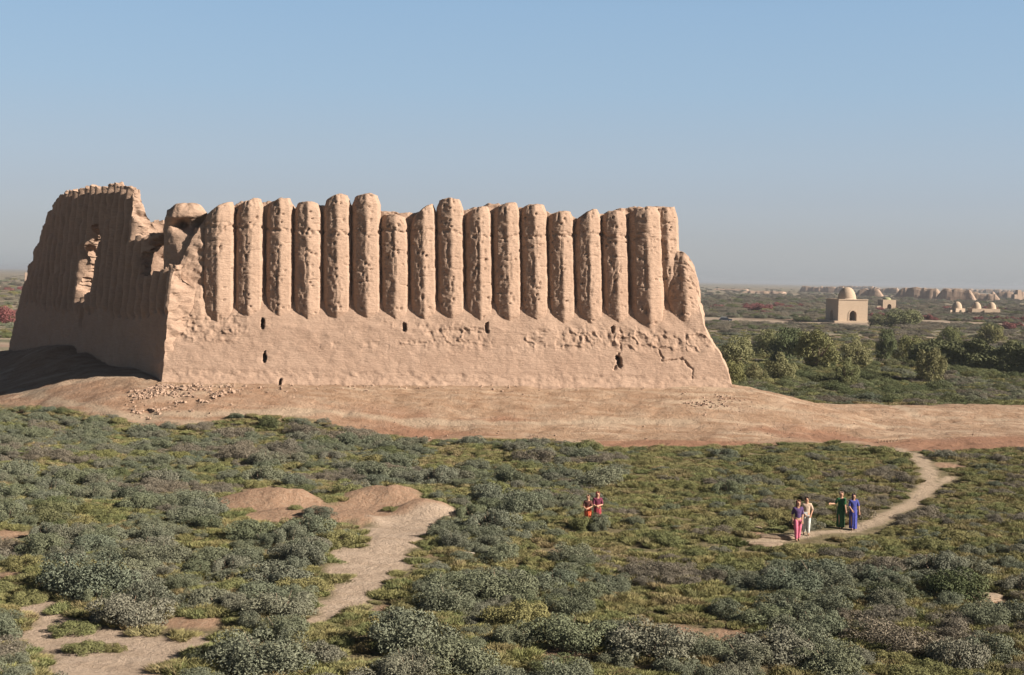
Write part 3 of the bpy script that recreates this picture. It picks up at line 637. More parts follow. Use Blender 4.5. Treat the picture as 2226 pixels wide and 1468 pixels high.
# ------------------------------------------------------------------ scattering the shrubs over the near flat
rg = np.random.default_rng(5)
HAND = [  # px, base py, half width px, squash, kind, label, species
 (418, 1112, 58, .85, 'salt', 'dark blue-green saltbush just left of the reddish earth mound', 0), (738, 1186, 52, .8, 'olive', 'olive green bush standing alone on the sandy track near the mound', 0),
 (245, 1418, 30, .75, 'olive', 'small olive bush on the pale sand, right one of the touching pair', 1), (172, 1424, 52, .65, 'olive', 'wide low olive bush on the pale sand, left one of the touching pair', 0),
 (150, 1383, 60, .6, 'olive', 'spreading yellow-green bush at the upper edge of the lower sand patch', 1), (165, 1344, 26, .9, 'olive', 'small upright yellow bush beside the large grey saltbush near the sand', 0),
 (58, 1314, 52, .65, 'olive', 'yellow-green bush on the sand close to the left frame edge', 1), (1090, 1228, 58, .85, 'salt', 'very dark round bush beside the short weathered plank', 1),
 (580, 936, 30, 1.0, 'dark', 'dark green bush on the edge of the bare apron below the first flutes', 0), (650, 952, 44, .9, 'dry', 'brown and green bush on the apron edge, right of the dark green one', 0),
 (745, 964, 60, .6, 'dry', 'wide grey-brown bush at the apron edge below the fortress wall', 1), (500, 955, 62, .6, 'dry', 'large purplish dry bush at the apron edge below the fortress corner', 0),
 (430, 938, 42, .5, 'dry', 'low purplish bush at the apron edge left of the larger dry bush', 1), (255, 922, 22, .8, 'olive', 'bright green bush on the crest below the shaded side wall', 0), (75, 897, 26, .7, 'olive', 'bright green bush at the far left end of the apron edge', 1), (130, 908, 22, .8, 'dark', 'small dark green bush on the apron edge below the shaded wall', 0),
 (275, 1366, 95, .75, 'salt', 'large blue-grey saltbush at the top of the lower sand patch', 2), (170, 1300, 120, .7, 'salt', 'largest grey saltbush of the left side, dark beneath its left edge', 3),
 (590, 1278, 90, .75, 'salt', 'big rounded saltbush on the left bank of the sandy track', 0), (640, 1235, 75, .75, 'salt', 'rounded saltbush left of the widest part of the sandy track', 1), (600, 1345, 95, .6, 'salt', 'broad saltbush at the lower left end of the sandy track', 2),
 (560, 1470, 120, .7, 'salt', 'broad saltbush casting shade on the sand at the bottom of the photo', 3), (960, 1290, 80, .7, 'salt', 'grey-green saltbush right of the sandy track, above the orange earth spot', 0), (880, 1420, 130, .75, 'salt', 'massive dark saltbush right of the bottom end of the track', 1),
 (1250, 1420, 120, .7, 'salt', 'large saltbush above the small red earth patch at the bottom', 2), (1420, 1450, 125, .65, 'salt', 'large blue-green saltbush at the bottom between two red earth patches', 3), (1700, 1440, 110, .65, 'salt', 'big grey saltbush at the bottom, right of the curved red earth patch', 0),
 (1960, 1430, 115, .65, 'dry', 'dark purplish shrub mass at the bottom right', 0), (1740, 1235, 26, .9, 'dark', 'dark green bush right below the pair of walkers', 0), (1795, 1245, 34, .8, 'dark', 'dark green bush below the path, right of the walkers', 1),
 (1650, 1200, 26, .7, 'olive', 'small olive bush beside the broken earth step', 0), (520, 1118, 36, .5, 'olive', 'low green bush on the front of the reddish mound', 1), (640, 1108, 20, .6, 'olive', 'small green bush in the saddle between the two mounds', 0), (850, 1112, 26, .5, 'olive', 'flat green bush at the foot of the right mound', 1),
 (690, 1130, 42, .55, 'salt', 'grey saltbush between the mound and the sandy track', 2), (2100, 1310, 90, .7, 'dark', 'dark bush in the hollow near the right edge', 0), (1310, 1062, 70, .7, 'salt', 'dark saltbush behind the two women in orange and crimson', 1), (1268, 1156, 36, 1.3, 'olive', 'olive bush hiding the feet of the woman in orange', 0), (1304, 1154, 30, 1.3, 'salt', 'small grey bush hiding the feet of the woman in crimson', 1), (1240, 1110, 34, .8, 'salt', 'dark saltbush left of the woman in orange', 0),
]
hp = ground_hit(np.array([h[0] for h in HAND], float), np.array([h[1] for h in HAND], float), hz)
HS = []
for (px, py, hw, sq, kd, lab, vi), (x, y) in zip(HAND, hp):
    r = hw / F * math.hypot(x, y); HS.append((x, y + r * .55, r, sq, kd, lab, vi))
XS = [h[0] for h in HS]; YS = [h[1] for h in HS]; RS = [h[2] for h in HS]; KS = [h[4] for h in HS]
PEOPLE_PX = [(1733, 1176), (1752, 1164), (1827, 1149), (1854, 1152), (1275, 1148), (1299, 1147)]
PP = ground_hit(np.array([p[0] for p in PEOPLE_PX], float), np.array([p[1] for p in PEOPLE_PX], float), hz)
nc_ = 13000; cy_ = 33 + (112 - 33) * rg.random(nc_) ** .85; cx_ = (rg.random(nc_) * 2 - 1) * .45 * cy_
a_, s_, p_, r_ = masks(cx_, cy_); e_ = cy_ - edge_y(cx_)
scr = topx(np.stack([cx_, cy_, 0 * cx_], -1))
dn = fbm(cx_ / 6, cy_ / 6, 0, 3, 201); kn = fbm(cx_ / 5, cy_ / 5, 0, 3, 202); kn2 = fbm(cx_ / 3, cy_ / 3, 0, 2, 203)
grassy = sst((scr[:, 0] - 1180) / 200) * sst((1290 - scr[:, 1]) / 90)
grassy = np.maximum(grassy, .9 * sst((scr[:, 0] - 860) / 60) * sst((1250 - scr[:, 0]) / 100) * sst((1060 - scr[:, 1]) / 30) * sst((dn + .2) / .2))
prob = (.98 - .66 * grassy) * sst((dn + .5) / .4)
for i in range(nc_):
    if e_[i] > .15 or rg.random() > prob[i] or s_[i] > .15 or p_[i] > .05 or r_[i] > .4: continue
    r = rg.uniform(.45, 1.0) if rg.random() < .7 else rg.uniform(.9, 1.45)
    if grassy[i] > .5: r *= .75
    if e_[i] > -2: r *= .6
    A = np.array([XS, YS, RS])
    d = np.hypot(A[0] - cx_[i], A[1] - cy_[i])
    if (d < .54 * (A[2] + r)).any(): continue
    # keep clear of the tracks and of the walkers (and of the sight line to their feet)
    dd = min(float(-0 + segdist(np.array([cx_[i]]), np.array([cy_[i]]), PATH)[0]), 9); 
    if dd < r * .9 + .25: continue
    if (polydist(np.array([cx_[i]]), np.array([cy_[i]]), SAND)[0] < r * .8) or (polydist(np.array([cx_[i]]), np.array([cy_[i]]), SAND2)[0] < r * .9) or (polydist(np.array([cx_[i]]), np.array([cy_[i]]), MOUNDS)[0] < r * .5): continue
    if any(abs(cx_[i] - c[0]) < q_ * .8 + r * .8 and -r - .9 < cy_[i] - c[1] < q_ * 1.2 + r * .3 for c, q_ in SPOTS): continue
    pd = PP - np.array([cx_[i], cy_[i]])
    if ((np.abs(pd[:, 0] - .02 * pd[:, 1]) < r + .5) & (pd[:, 1] > -1.0 - r) & (pd[:, 1] < 3.6)).any(): continue
    k = 'salt'
    if kn[i] > .27: k = 'dry'
    elif kn2[i] > .34 or (grassy[i] > .4 and rg.random() < .55): k = 'olive'
    elif kn[i] < -.38: k = 'dark' if rg.random() < .5 else 'salt'
    XS.append(cx_[i]); YS.append(cy_[i]); RS.append(r); KS.append(k)
    if len(XS) > 2300: break
XS, YS, RS = map(np.array, (XS, YS, RS)); ZS = hz(XS, YS); nH = len(HAND)
px_s = topx(np.stack([XS, YS, ZS + .3], -1)); size_px = RS / np.hypot(XS, YS) * F
vis = (px_s[:, 0] > -20) & (px_s[:, 0] < 2246) & (px_s[:, 1] < 1500)
order = [i for i in np.argsort(-size_px) if vis[i] and i >= nH][:225]
SETS = dict(salt=(P_SALT, 'saltbush'), dry=(P_DRY, 'dry_shrub'), olive=(P_OLIVE, 'thorn_bush'), dark=(P_DARK, 'green_bush'))
LOOK = dict(salt='blue-grey saltbush', dry='purplish brown dry shrub', olive='yellow-green thorny bush', dark='dark green leafy bush')
def region(px, py):
    if py < 1010: v = 'close to the bare apron'
    elif py < 1130: v = 'in the middle scrub'
    elif py < 1290: v = 'in the nearer scrub'
    else: v = 'in the lowest scrub'
    if px < 420: h = 'below the shaded side wall'
    elif px < 760: h = 'left of the sandy track'
    elif px < 1200: h = 'right of the sandy track'
    elif px < 1560: h = 'below the right end of the wall'
    else: h = 'around the winding footpath'
    return v, h
srcs = {}
def put_shrub(i, kd, vi, sq, label, group):
    ms, nm = SETS[kd]; vi = vi % len(ms); o = link(nm, ms[vi])
    if kd + str(vi) not in srcs: srcs[kd + str(vi)] = o
    r = RS[i]; o.location = (XS[i], YS[i], ZS[i] - .06 * r); o.scale = (r * rg.uniform(.85, 1.2), r * rg.uniform(.75, 1.1), r * sq); o.rotation_euler = (0, 0, rg.uniform(0, 6.28))
    tag(o, label, 'bush' if kd != 'dry' else 'shrub', group); return o
for i in range(nH): put_shrub(i, HS[i][4], HS[i][6], HS[i][3] * 1.15, HS[i][5], None)
byreg = {}
for i in order: byreg.setdefault((KS[i],) + region(*px_s[i]), []).append(i)
for key, lst in byreg.items():
    kd, v, h = key; desc = f"{LOOK[kd]} {v} {h}"; 
    for q, i in enumerate(sorted(lst, key=lambda j: -RS[j])):
        put_shrub(i, kd, int(rg.integers(0, 4)), rg.uniform(.7, 1.05), desc, f"{LOOK[kd]}s {h}"[:60])
rest = np.array([i for i in range(nH, len(XS)) if i not in set(order)])

def scatter(name, pts, scl, rot, kinds, sources, label):
    me = bpy.data.meshes.new(name); me.vertices.add(len(pts)); me.vertices.foreach_set('co', np.asarray(pts, np.float32).ravel())
    a = me.attributes.new('rot', 'FLOAT_VECTOR', 'POINT'); a.data.foreach_set('vector', np.asarray(rot, np.float32).ravel())
    a = me.attributes.new('scl', 'FLOAT_VECTOR', 'POINT'); a.data.foreach_set('vector', np.asarray(scl, np.float32).ravel())
    a = me.attributes.new('knd', 'INT', 'POINT'); a.data.foreach_set('value', np.asarray(kinds, np.int32)); me.update()
    o = link(name, me); g = bpy.data.node_groups.new(name, 'GeometryNodeTree')
    g.interface.new_socket('Geometry', in_out='INPUT', socket_type='NodeSocketGeometry'); g.interface.new_socket('Geometry', in_out='OUTPUT', socket_type='NodeSocketGeometry')
    gi, go = g.nodes.new('NodeGroupInput'), g.nodes.new('NodeGroupOutput'); jn = g.nodes.new('GeometryNodeJoinGeometry')
    def attr(nm, ty): n = g.nodes.new('GeometryNodeInputNamedAttribute'); n.data_type = ty; n.inputs['Name'].default_value = nm; return n.outputs['Attribute']
    ar, as_, ak = attr('rot', 'FLOAT_VECTOR'), attr('scl', 'FLOAT_VECTOR'), attr('knd', 'INT')
    for k, s in enumerate(sources):
        if not (np.asarray(kinds) == k).any(): continue
        ip = g.nodes.new('GeometryNodeInstanceOnPoints'); ob = g.nodes.new('GeometryNodeObjectInfo'); ob.inputs['Object'].default_value = s; ob.inputs['As Instance'].default_value = True
        cp = g.nodes.new('FunctionNodeCompare'); cp.data_type = 'INT'; cp.operation = 'EQUAL'; g.links.new(ak, cp.inputs[2]); cp.inputs[3].default_value = k
        g.links.new(gi.outputs[0], ip.inputs['Points']); g.links.new(cp.outputs[0], ip.inputs['Selection']); g.links.new(ob.outputs['Geometry'], ip.inputs['Instance'])
        g.links.new(ar, ip.inputs['Rotation']); g.links.new(as_, ip.inputs['Scale']); g.links.new(ip.outputs[0], jn.inputs[0])
    g.links.new(jn.outputs[0], go.inputs[0]); m = o.modifiers.new('scatter', 'NODES'); m.node_group = g
    return tag(o, label, None, kind='stuff')
def rotz(n, tilt=.08): return np.stack([rg.normal(0, tilt, n), rg.normal(0, tilt, n), rg.uniform(0, 6.283, n)], 1)

SKEYS = sorted(srcs); SSRC = [srcs[k] for k in SKEYS]
def kidx(kd): c = [i for i, k in enumerate(SKEYS) if k.startswith(kd)]; return c[int(rg.integers(0, len(c)))]
kk_ = [kidx(KS[i]) for i in rest]; rr_ = RS[rest]; n_ = len(rest)
scatter('low_scrub', np.stack([XS[rest], YS[rest], ZS[rest] - .05], -1), np.stack([rr_, rr_, rr_ * rg.uniform(.6, .95, n_)], 1), rotz(n_), kk_, SSRC, 'smaller grey and olive scrub filling the flat below the fortress')

# grass: a few tufts that can be told apart, the rest as cover
TU = []
for q, (px, py, w, lab) in enumerate([(1000, 1470 - 20, 34, 'pale yellow grass tuft between saltbushes at the bottom'), (118, 1270, 24, 'yellow grass tuft beside the sand at the left'), (1045, 1000, 26, 'bright yellow grass tuft in the yellowish strip before the apron'),
                                       (1610, 1165, 24, 'dry grass tuft left of the broken earth step'), (2000, 1130, 22, 'short grass tuft beside the bend of the footpath')]):
    x, y, z = at(px, py); o = link('grass_tuft', P_GRASS[q % 3], None, (x, y, z - .02)); s = w / F * y; o.scale = (s, s, s * .9); tag(o, lab, 'grass tuft'); TU.append(o)
ng = 20000; gy_ = 34 + 80 * rg.random(ng) ** .8; gx_ = (rg.random(ng) * 2 - 1) * .44 * gy_
a_, s_, p_, r_ = masks(gx_, gy_); e_ = gy_ - edge_y(gx_); gn = fbm(gx_ / 2.5, gy_ / 2.5, 0, 3, 301)
pd_ = np.minimum(segdist(gx_, gy_, PATH), segdist(gx_, gy_, PATH2)); fr_ = segdist(gx_, gy_ + .8, PATH)
for c, q_ in SPOTS: pd_ = np.where((np.abs(gx_ - c[0]) < q_ * .8) & (gy_ - c[1] < q_) & (gy_ - c[1] > -q_ - .9), 0, pd_)
ok = (e_ < .1 + .5 * gn) & (s_ < .25) & (p_ < .35) & (r_ < .35) & (gn > -.42) & (pd_ > .95) & (fr_ > .8)
gx_, gy_, gn = gx_[ok], gy_[ok], gn[ok]; n_ = len(gx_); sc_ = rg.uniform(.35, .85, n_)
near_p = np.min(np.hypot(gx_[:, None] - PP[None, :, 0], (gy_[:, None] - PP[None, :, 1] + .5)), 1); sc_ *= np.clip(near_p / 1.5, .25, 1)
scatter('grass_cover', np.stack([gx_, gy_, hz(gx_, gy_) - .02], -1), np.stack([sc_, sc_, sc_ * rg.uniform(.6, 1.0, n_)], 1), rotz(n_), rg.integers(0, 3, n_), TU[:3], 'olive and straw coloured grass between the shrubs')
print('near veg', len(XS), n_)

# ------------------------------------------------------------------ trees and thickets behind the fortress
def crown_mesh(name, seed, mat, n, lobes, size, flat=1.0, lob=(.2, .34)):
    rg_, p, d, t = blob_cloud(seed, n, lobes, flat, lob, .74, .0, .3); V, Fq, tt = leaves(n, p, d, size, 1.3, rg_, t, .1)
    return mesh_np(name, V, Fq, mat, False, dict(tint=tt))
CR = [crown_mesh('crown', 80 + i, m, 8500, 40, .047, 1.0, (.12, .32)) for i, m in enumerate([TREEM, TREEM, DARKG, OLIVE])]
def trunk_mesh(seed):
    r = random.Random(seed); b = MB()
    for k in range(5):
        a = r.uniform(0, 6.28); l = r.uniform(.3, .6); b.tube([(0, 0, -.05), (.1 * math.cos(a), .1 * math.sin(a), .3), (l * .7 * math.cos(a), l * .7 * math.sin(a), .62), (l * math.cos(a), l * math.sin(a), .85)], [.05, .04, .022, .008], 7)
    me = bpy.data.meshes.new('trunk'); me.from_pydata(np.concatenate(b.v).tolist(), [], b.f); me.materials.append(WOOD); return me
TRM = [trunk_mesh(i) for i in range(3)]
TREES = [ # px, base py, half width px, height px, crown idx, label
 (1600, 800, 58, 72, 0, 'olive tamarisk tree next to the right end of the fortress'), (1712, 790, 62, 78, 2, 'dark green tree, left half of the tallest clump'), (1775, 800, 62, 84, 3, 'yellow-green tree, right half of the tallest clump'),
 (1665, 775, 40, 62, 0, 'grey-green tamarisk between the fortress and the tallest clump'), (1860, 795, 44, 62, 1, 'olive tree behind the middle of the thicket'), (1925, 790, 32, 74, 2, 'slender dark tree right of the thicket centre'),
 (1972, 790, 40, 66, 3, 'pale olive tree beside the slender dark tree'), (2022, 835, 40, 78, 0, 'grey-green tree standing in front of the dark reed thicket'), (1700, 830, 46, 62, 1, 'rounded tamarisk in front of the dark tree'),
 (1840, 838, 36, 58, 1, 'blue-green tamarisk in the middle of the near thicket'), (1585, 845, 44, 60, 3, 'low olive tree at the foot of the fortress mound'), (1645, 832, 36, 46, 1, 'small grey-green tree in front of the olive tamarisk'), (1960, 712, 58, 42, 0, 'broad low tree to the right of the domed mausoleum'), (1905, 712, 24, 30, 2, 'dark bush-like tree at the right corner of the mausoleum platform'),
 (1745, 700, 30, 12, 2, 'very low dark tree clump left of the domed mausoleum'), (2060, 760, 34, 50, 3, 'olive tree rising behind the dark reed thicket'), (2150, 752, 40, 46, 3, 'pale olive tree above the top of the dark reed thicket')]
for q, (px, py, hw, hp_, ci, lab) in enumerate(TREES):
    x, y, z = at(px, py); dist = math.hypot(x, y); t = empty('tamarisk_tree', (x, y, z), random.uniform(0, 6.28)); tag(t, lab, 'tree', 'trees and thickets beyond the fortress')
    w, h = hw * .92 / F * dist, hp_ * .9 / F * dist
    c = link('crown', CR[ci], t, (0, 0, 0)); c.scale = (w, w * .9, h * .98 / .95); k = link('trunk', TRM[q % 3], t); k.scale = (w * .9, w * .9, h * .8)
x, y, z = at(10, 706); t = empty('flowering_tamarisk', (x, y, z)); tag(t, 'deep pink flowering tamarisk beside the shaded wall at the left frame edge', 'tree'); w = 36 / F * y
c = link('crown', crown_mesh('crown', 95, PINKM, 5000, 26, .06), t); c.scale = (w, w, w * 1.1); k = link('trunk', TRM[0], t); k.scale = (w, w, w * .7)
PK = link('flowering_shrub', P_PINK); x, y, z = at(1652, 676); PK.location = (x, y, z); PK.scale = (5, 4, 3); tag(PK, 'dusty pink flowering shrub on the plain above the pale road', 'shrub')
# dense dark reed thicket at the right
def thicket():
    rg_ = np.random.default_rng(99); n = 26000; L, Dp, H = 19.0, 7.0, 4.5
    u = rg_.random(n); v = rg_.random(n); hgt = H * (.82 + .3 * fbm(u * L / 1.7, v * Dp / 1.7, 0, 3, 9)) * (1 - .25 * np.abs(2 * u - 1) ** 6) * (.75 + .25 * np.sin(np.pi * v) ** .5)
    z = hgt * (1 - rg_.random(n) ** 2.4 * .98); face = rg_.random(n) < .5; v = np.where(face, v * .12 * 1, v); vb = (.08 * vnoise(u * 12, z, 0, 3))
    p = np.stack([(u - .5) * L, (v + vb - .5) * Dp, z], 1); nr = np.stack([0 * u, np.where(face, -1, 0), .6 + 0 * u], 1)
    V, Fq, tt = leaves(n, p, nr, .26, 1.6, rg_, np.clip(rg_.normal(.45, .18, n), 0, 1), .2); return mesh_np('reed_thicket', V, Fq, DARKG, False, dict(tint=tt))
x, y, z = at(2165, 815); o = link('reed_thicket', thicket(), None, (x + 2.2, y + 3.2, z)); o.rotation_euler = (0, 0, R(-17)); o.scale = (1.3, 1, 1.05); tag(o, 'long dense dark green reed thicket with a flat shaded front at the right edge', 'thicket')

# mid and far scrub: cover on the plain
def far_pts(n, x0, x1, y0, y1, skipx=None):
    px, py = rg.uniform(x0, x1, n), y0 + (y1 - y0) * rg.random(n) ** .9; p = ground_hit(px, py, hz); return p[:, 0], p[:, 1]
fx, fy = [], []
for a in [(2600, 1480, 2500, 700, 890), (3600, 1430, 2500, 640, 716), (900, -250, 120, 600, 735), (1500, 1480, 2500, 622, 660), (1200, 300, 1500, 612, 640)]:
    x, y = far_pts(*a); fx.append(x); fy.append(y)
fx, fy = np.concatenate(fx), np.concatenate(fy); dF = polydist(fx, fy, FOOT)
rdd = np.minimum(segdist(fx, fy, ROAD), segdist(fx, fy, ROAD2))
a_, s_, p_, r_ = masks(fx, fy); mz = at(1845, 700)
ok = (dF > 9) & (fy > ridge_y(fx) + 1.5) & (rdd > 17) & (a_ < .4) & (fy < 2600) & (np.hypot(fx - mz[0], fy - mz[1]) > 10) & ~((np.abs(fx - mz[0]) < 9) & (fy > mz[1] - 40) & (fy < mz[1])) & (polydist(fx, fy, FOOT) > 3)
ok &= ~((np.hypot((fx + 66) / 1.6, (fy - 165) / 2.0) < 9))
fx, fy = fx[ok], fy[ok]; n_ = len(fx); rr_ = rg.uniform(.6, 1.5, n_) * (1 + np.clip((fy - 180) / 500, 0, 1.2))
fn = fbm(fx / 30, fy / 45, 0, 3, 401); fn2 = fbm(fx / 60, fy / 60, 0, 2, 402); red_z = np.abs(fn2) < .10
KI = {k: [i for i, q in enumerate(SKEYS) if q.startswith(k)][0] for k in ('salt', 'dry', 'olive', 'dark')}
kk_ = np.where(fn > .12, KI['olive'], np.where(fn < -.25, KI['dark'], KI['salt'])); kk_ = np.where(rg.random(n_) < .22, KI['dry'], kk_); kk_ = np.where((fy > 330) & (rg.random(n_) < .7), KI['dry'], kk_)
pk = (fy > 420) & (fy < 720) & red_z & (rg.random(n_) < .5); kk_ = np.where(pk, len(SSRC), kk_)
near = fy < 260; kk_ = np.where(near & (rg.random(n_) < .3), KI['olive'], kk_)
scatter('plain_scrub', np.stack([fx, fy, hz(fx, fy) - .05], -1), np.stack([rr_ * rg.uniform(1, 1.6, n_), rr_, rr_ * rg.uniform(.55, .95, n_)], 1), rotz(n_, .03), kk_, SSRC + [PK], 'scrub and bushes spread over the plain beyond the fortress')
mg = 5200; px, py = rg.uniform(1480, 2500, mg), rg.uniform(715, 892, mg); p = ground_hit(px, py, hz); a_, *_ = masks(p[:, 0], p[:, 1]); ok = (p[:, 1] > ridge_y(p[:, 0]) + 1) & (a_ < .4) & (polydist(p[:, 0], p[:, 1], FOOT) > 6); p = p[ok]; n_ = len(p); sc_ = rg.uniform(.6, 1.3, n_)
scatter('plain_grass', np.stack([p[:, 0], p[:, 1], hz(p[:, 0], p[:, 1]) - .03], -1), np.stack([sc_ * 1.3, sc_, sc_ * .8], 1), rotz(n_), rg.integers(0, 3, n_), TU[:3], 'low dry grass between the bushes behind the bare ridge')
TEAL = [(1705, 838), (1762, 846), (1815, 852), (1868, 850), (1925, 858), (1985, 866), (2040, 852), (2105, 862), (2170, 850), (1650, 862), (1745, 878), (1830, 884), (1610, 850), (1880, 876)]
for q, (px, py) in enumerate(TEAL):
    x, y, z = at(px, py); kd = ['dark', 'salt', 'dark', 'dry'][q % 4]; o = link(SETS[kd][1], SETS[kd][0][q % 2], None, (x, y, z - .05)); s = random.uniform(24, 38) / F * y; o.scale = (s * 1.2, s, s * .85); o.rotation_euler = (0, 0, random.uniform(0, 6.28))
    tag(o, f"{LOOK[kd]} " + ('just behind the bare ridge, right of the fortress' if py > 855 else 'in front of the trees, right of the fortress'), 'bush' if kd != 'dry' else 'shrub', 'bushes between the bare ridge and the trees')

# ------------------------------------------------------------------ mausolea
def arch_pts(w, h, n=9, point=.12):
    r = [(-w, 0), (-w, h - w)]
    for i in range(1, n): a = math.pi * (1 - i / n); r.append((w * math.cos(a), h - w + w * math.sin(a) * (1 + point * math.sin(a) ** 6)))
    return r + [(w, h - w), (w, 0)]
def notch_wall(name, half, H, th, w, h, mat, parent, yaw, off, proud=0, top_m=0.0):
    """wall with an arched doorway; lies at distance off from the centre, facing yaw"""
    ol = [(-half, 0)] + arch_pts(w, h) + [(half, 0), (half, H), (-half, H)]; b = MB(); n = len(ol)
    V = [(u, -off - proud, z) for u, z in ol] + [(u, -off + th, z) for u, z in ol]
    b.add(V, [tuple(range(n))[::-1][::-1], tuple(range(n, 2 * n))[::-1]] + [(i, i + n, (i + 1) % n + n, (i + 1) % n)[::-1] for i in range(n)])
    o = b.obj(name, mat, parent); o.rotation_euler = (0, 0, yaw); return o
def dome_prof(r, h, n=12, sharp=1.25):
    return [(r * math.cos(math.pi / 2 * (i / n)) ** (1 / sharp) if i < n else .01, h * math.sin(math.pi / 2 * (i / n)) ** sharp) for i in range(n + 1)]
x, y, z = at(1848, 701); yaw = R(10.5); a = 9.4 / 2
t = empty('domed_mausoleum', (x - .3, y + 4.0, z + .2), yaw); t.scale = (1.06, 1.06, 1.02); tag(t, 'large square pale brick mausoleum with a pointed dome and an arched doorway', 'mausoleum')
H = 6.5
MB().box((-a - 1.6, -a - 1.2, -.9), (a + 1.6, a + 1.2, .28)).obj('platform', BRICK, t)
for k in range(4):
    ww, hh = (1.15, 3.1)
    o = notch_wall('wall', a - (.002 if k % 2 else 0) - (.9 if k % 2 else 0), H, .9, ww, hh, BRICK, t, k * math.pi / 2, a); o.location = (0, 0, .28)
    s = MB(); ap_ = arch_pts(1.15, 3.1); ap2 = arch_pts(1.5, 3.55); n = len(ap_)
    V = [(u, -a - .12, q) for u, q in ap_] + [(u, -a - .12, q) for u, q in ap2] + [(u, -a + .1, q) for u, q in ap_] + [(u, -a + .1, q) for u, q in ap2]
    s.add(V, [(i, i + 1, n + i + 1, n + i) for i in range(n - 1)] + [(n + i, n + i + 1, 3 * n + i + 1, 3 * n + i) for i in range(n - 1)] + [(i + 1, i, 2 * n + i, 2 * n + i + 1) for i in range(n - 1)])
    q = s.obj('arch_surround', BRICK, t); q.rotation_euler = (0, 0, k * math.pi / 2); q.location = (0, 0, .28)
MB().box((-a + .4, -a + .4, H - .35), (a - .4, a - .4, H - .05), c=(0, 0, .28)).obj('roof', BRICK, t)
b = MB()
for s_ in (-1, 1): b.box((-a - .05, s_ * a - .18, H), (a + .05, s_ * a + .18, H + .28), c=(0, 0, .28)); b.box((s_ * a - .18, -a + .19, H), (s_ * a + .18, a - .19, H + .277), c=(0, 0, .28))
b.obj('parapet', BRICK, t)
MB().lathe([(2.95, 0), (2.95, .35), (2.75, .38)] + [(r, .38 + q) for r, q in dome_prof(2.72, 3.7)], (0, 0, H + .23), 32).obj('dome', BRICK, t, True)
YG = adobe('yellowish_plaster', (.42, .42, .22), (.47, .46, .25), (.50, .48, .28), .8)
x, y, z = at(1931, 674); a = 3.1; t = empty('small_mausoleum', (x, y + 3, z), R(8)); tag(t, 'small square mausoleum with a low yellowish dome behind the tree', 'mausoleum')
for k in range(4): notch_wall('wall', a - (.6 if k % 2 else 0), 4.6, .6, 1.0, 2.6, BRICK, t, k * math.pi / 2, a)
MB().box((-a + .3, -a + .3, 4.2), (a - .3, a - .3, 4.55)).obj('roof', BRICK, t)
MB().lathe([(1.9, 0)] + [(r, .1 + q) for r, q in dome_prof(1.85, 1.2, 8, 1)], (0, 0, 4.5), 24).obj('dome', YG, t, True)
MB().box((-4.2, -2.6, -.3), (-2.0, -2.0, 1.8), tp=.9, c=(-2, -1, 0)).box((3.15, 2.2, -.3), (5.0, 2.9, 4.0), tp=.85).obj('enclosure_wall', BRICK, t)
x, y, z = at(2085, 683); t = empty('single_domed_tomb', (x, y + 3, z), R(20)); tag(t, 'small pale tomb with one rounded dome on the plain', 'tomb')
b = MB().box((-2.4, -2.4, -.3), (2.4, 2.4, 2.3), tp=.94); b.obj('wall', BRICK, t); MB().lathe([(2.05, 0)] + [(r, .15 + q) for r, q in dome_prof(2.0, 2.7, 8, 1)], (0, 0, 2.25), 24).obj('dome', BRICK, t, True)
MB().box((-4.3, -1.5, -.3), (-2.45, 1.5, 1.6), tp=.9).obj('porch', BRICK, t); MB().box((-.35, -2.5, .9), (.35, -2.32, 1.6)).obj('window', plain('dark_opening', (.05, .04, .03)), t)
x, y, z = at(2144, 684); t = empty('double_domed_tomb', (x, y + 3, z), R(4)); tag(t, 'wide pale tomb with two rounded domes, farthest right on the plain', 'tomb')
b = MB().box((-6.0, -2.4, -.3), (6.0, 2.4, 2.3), tp=.97).box((-1.2, -3.4, -.3), (1.6, -2.35, 1.7), tp=.95); b.obj('wall', BRICK, t)
for q in (-3.2, 3.1): MB().lathe([(1.95, 0)] + [(r, .1 + w) for r, w in dome_prof(1.9, 2.7, 8, 1.1)], (q, 0, 2.25), 24).obj('dome', BRICK, t, True)

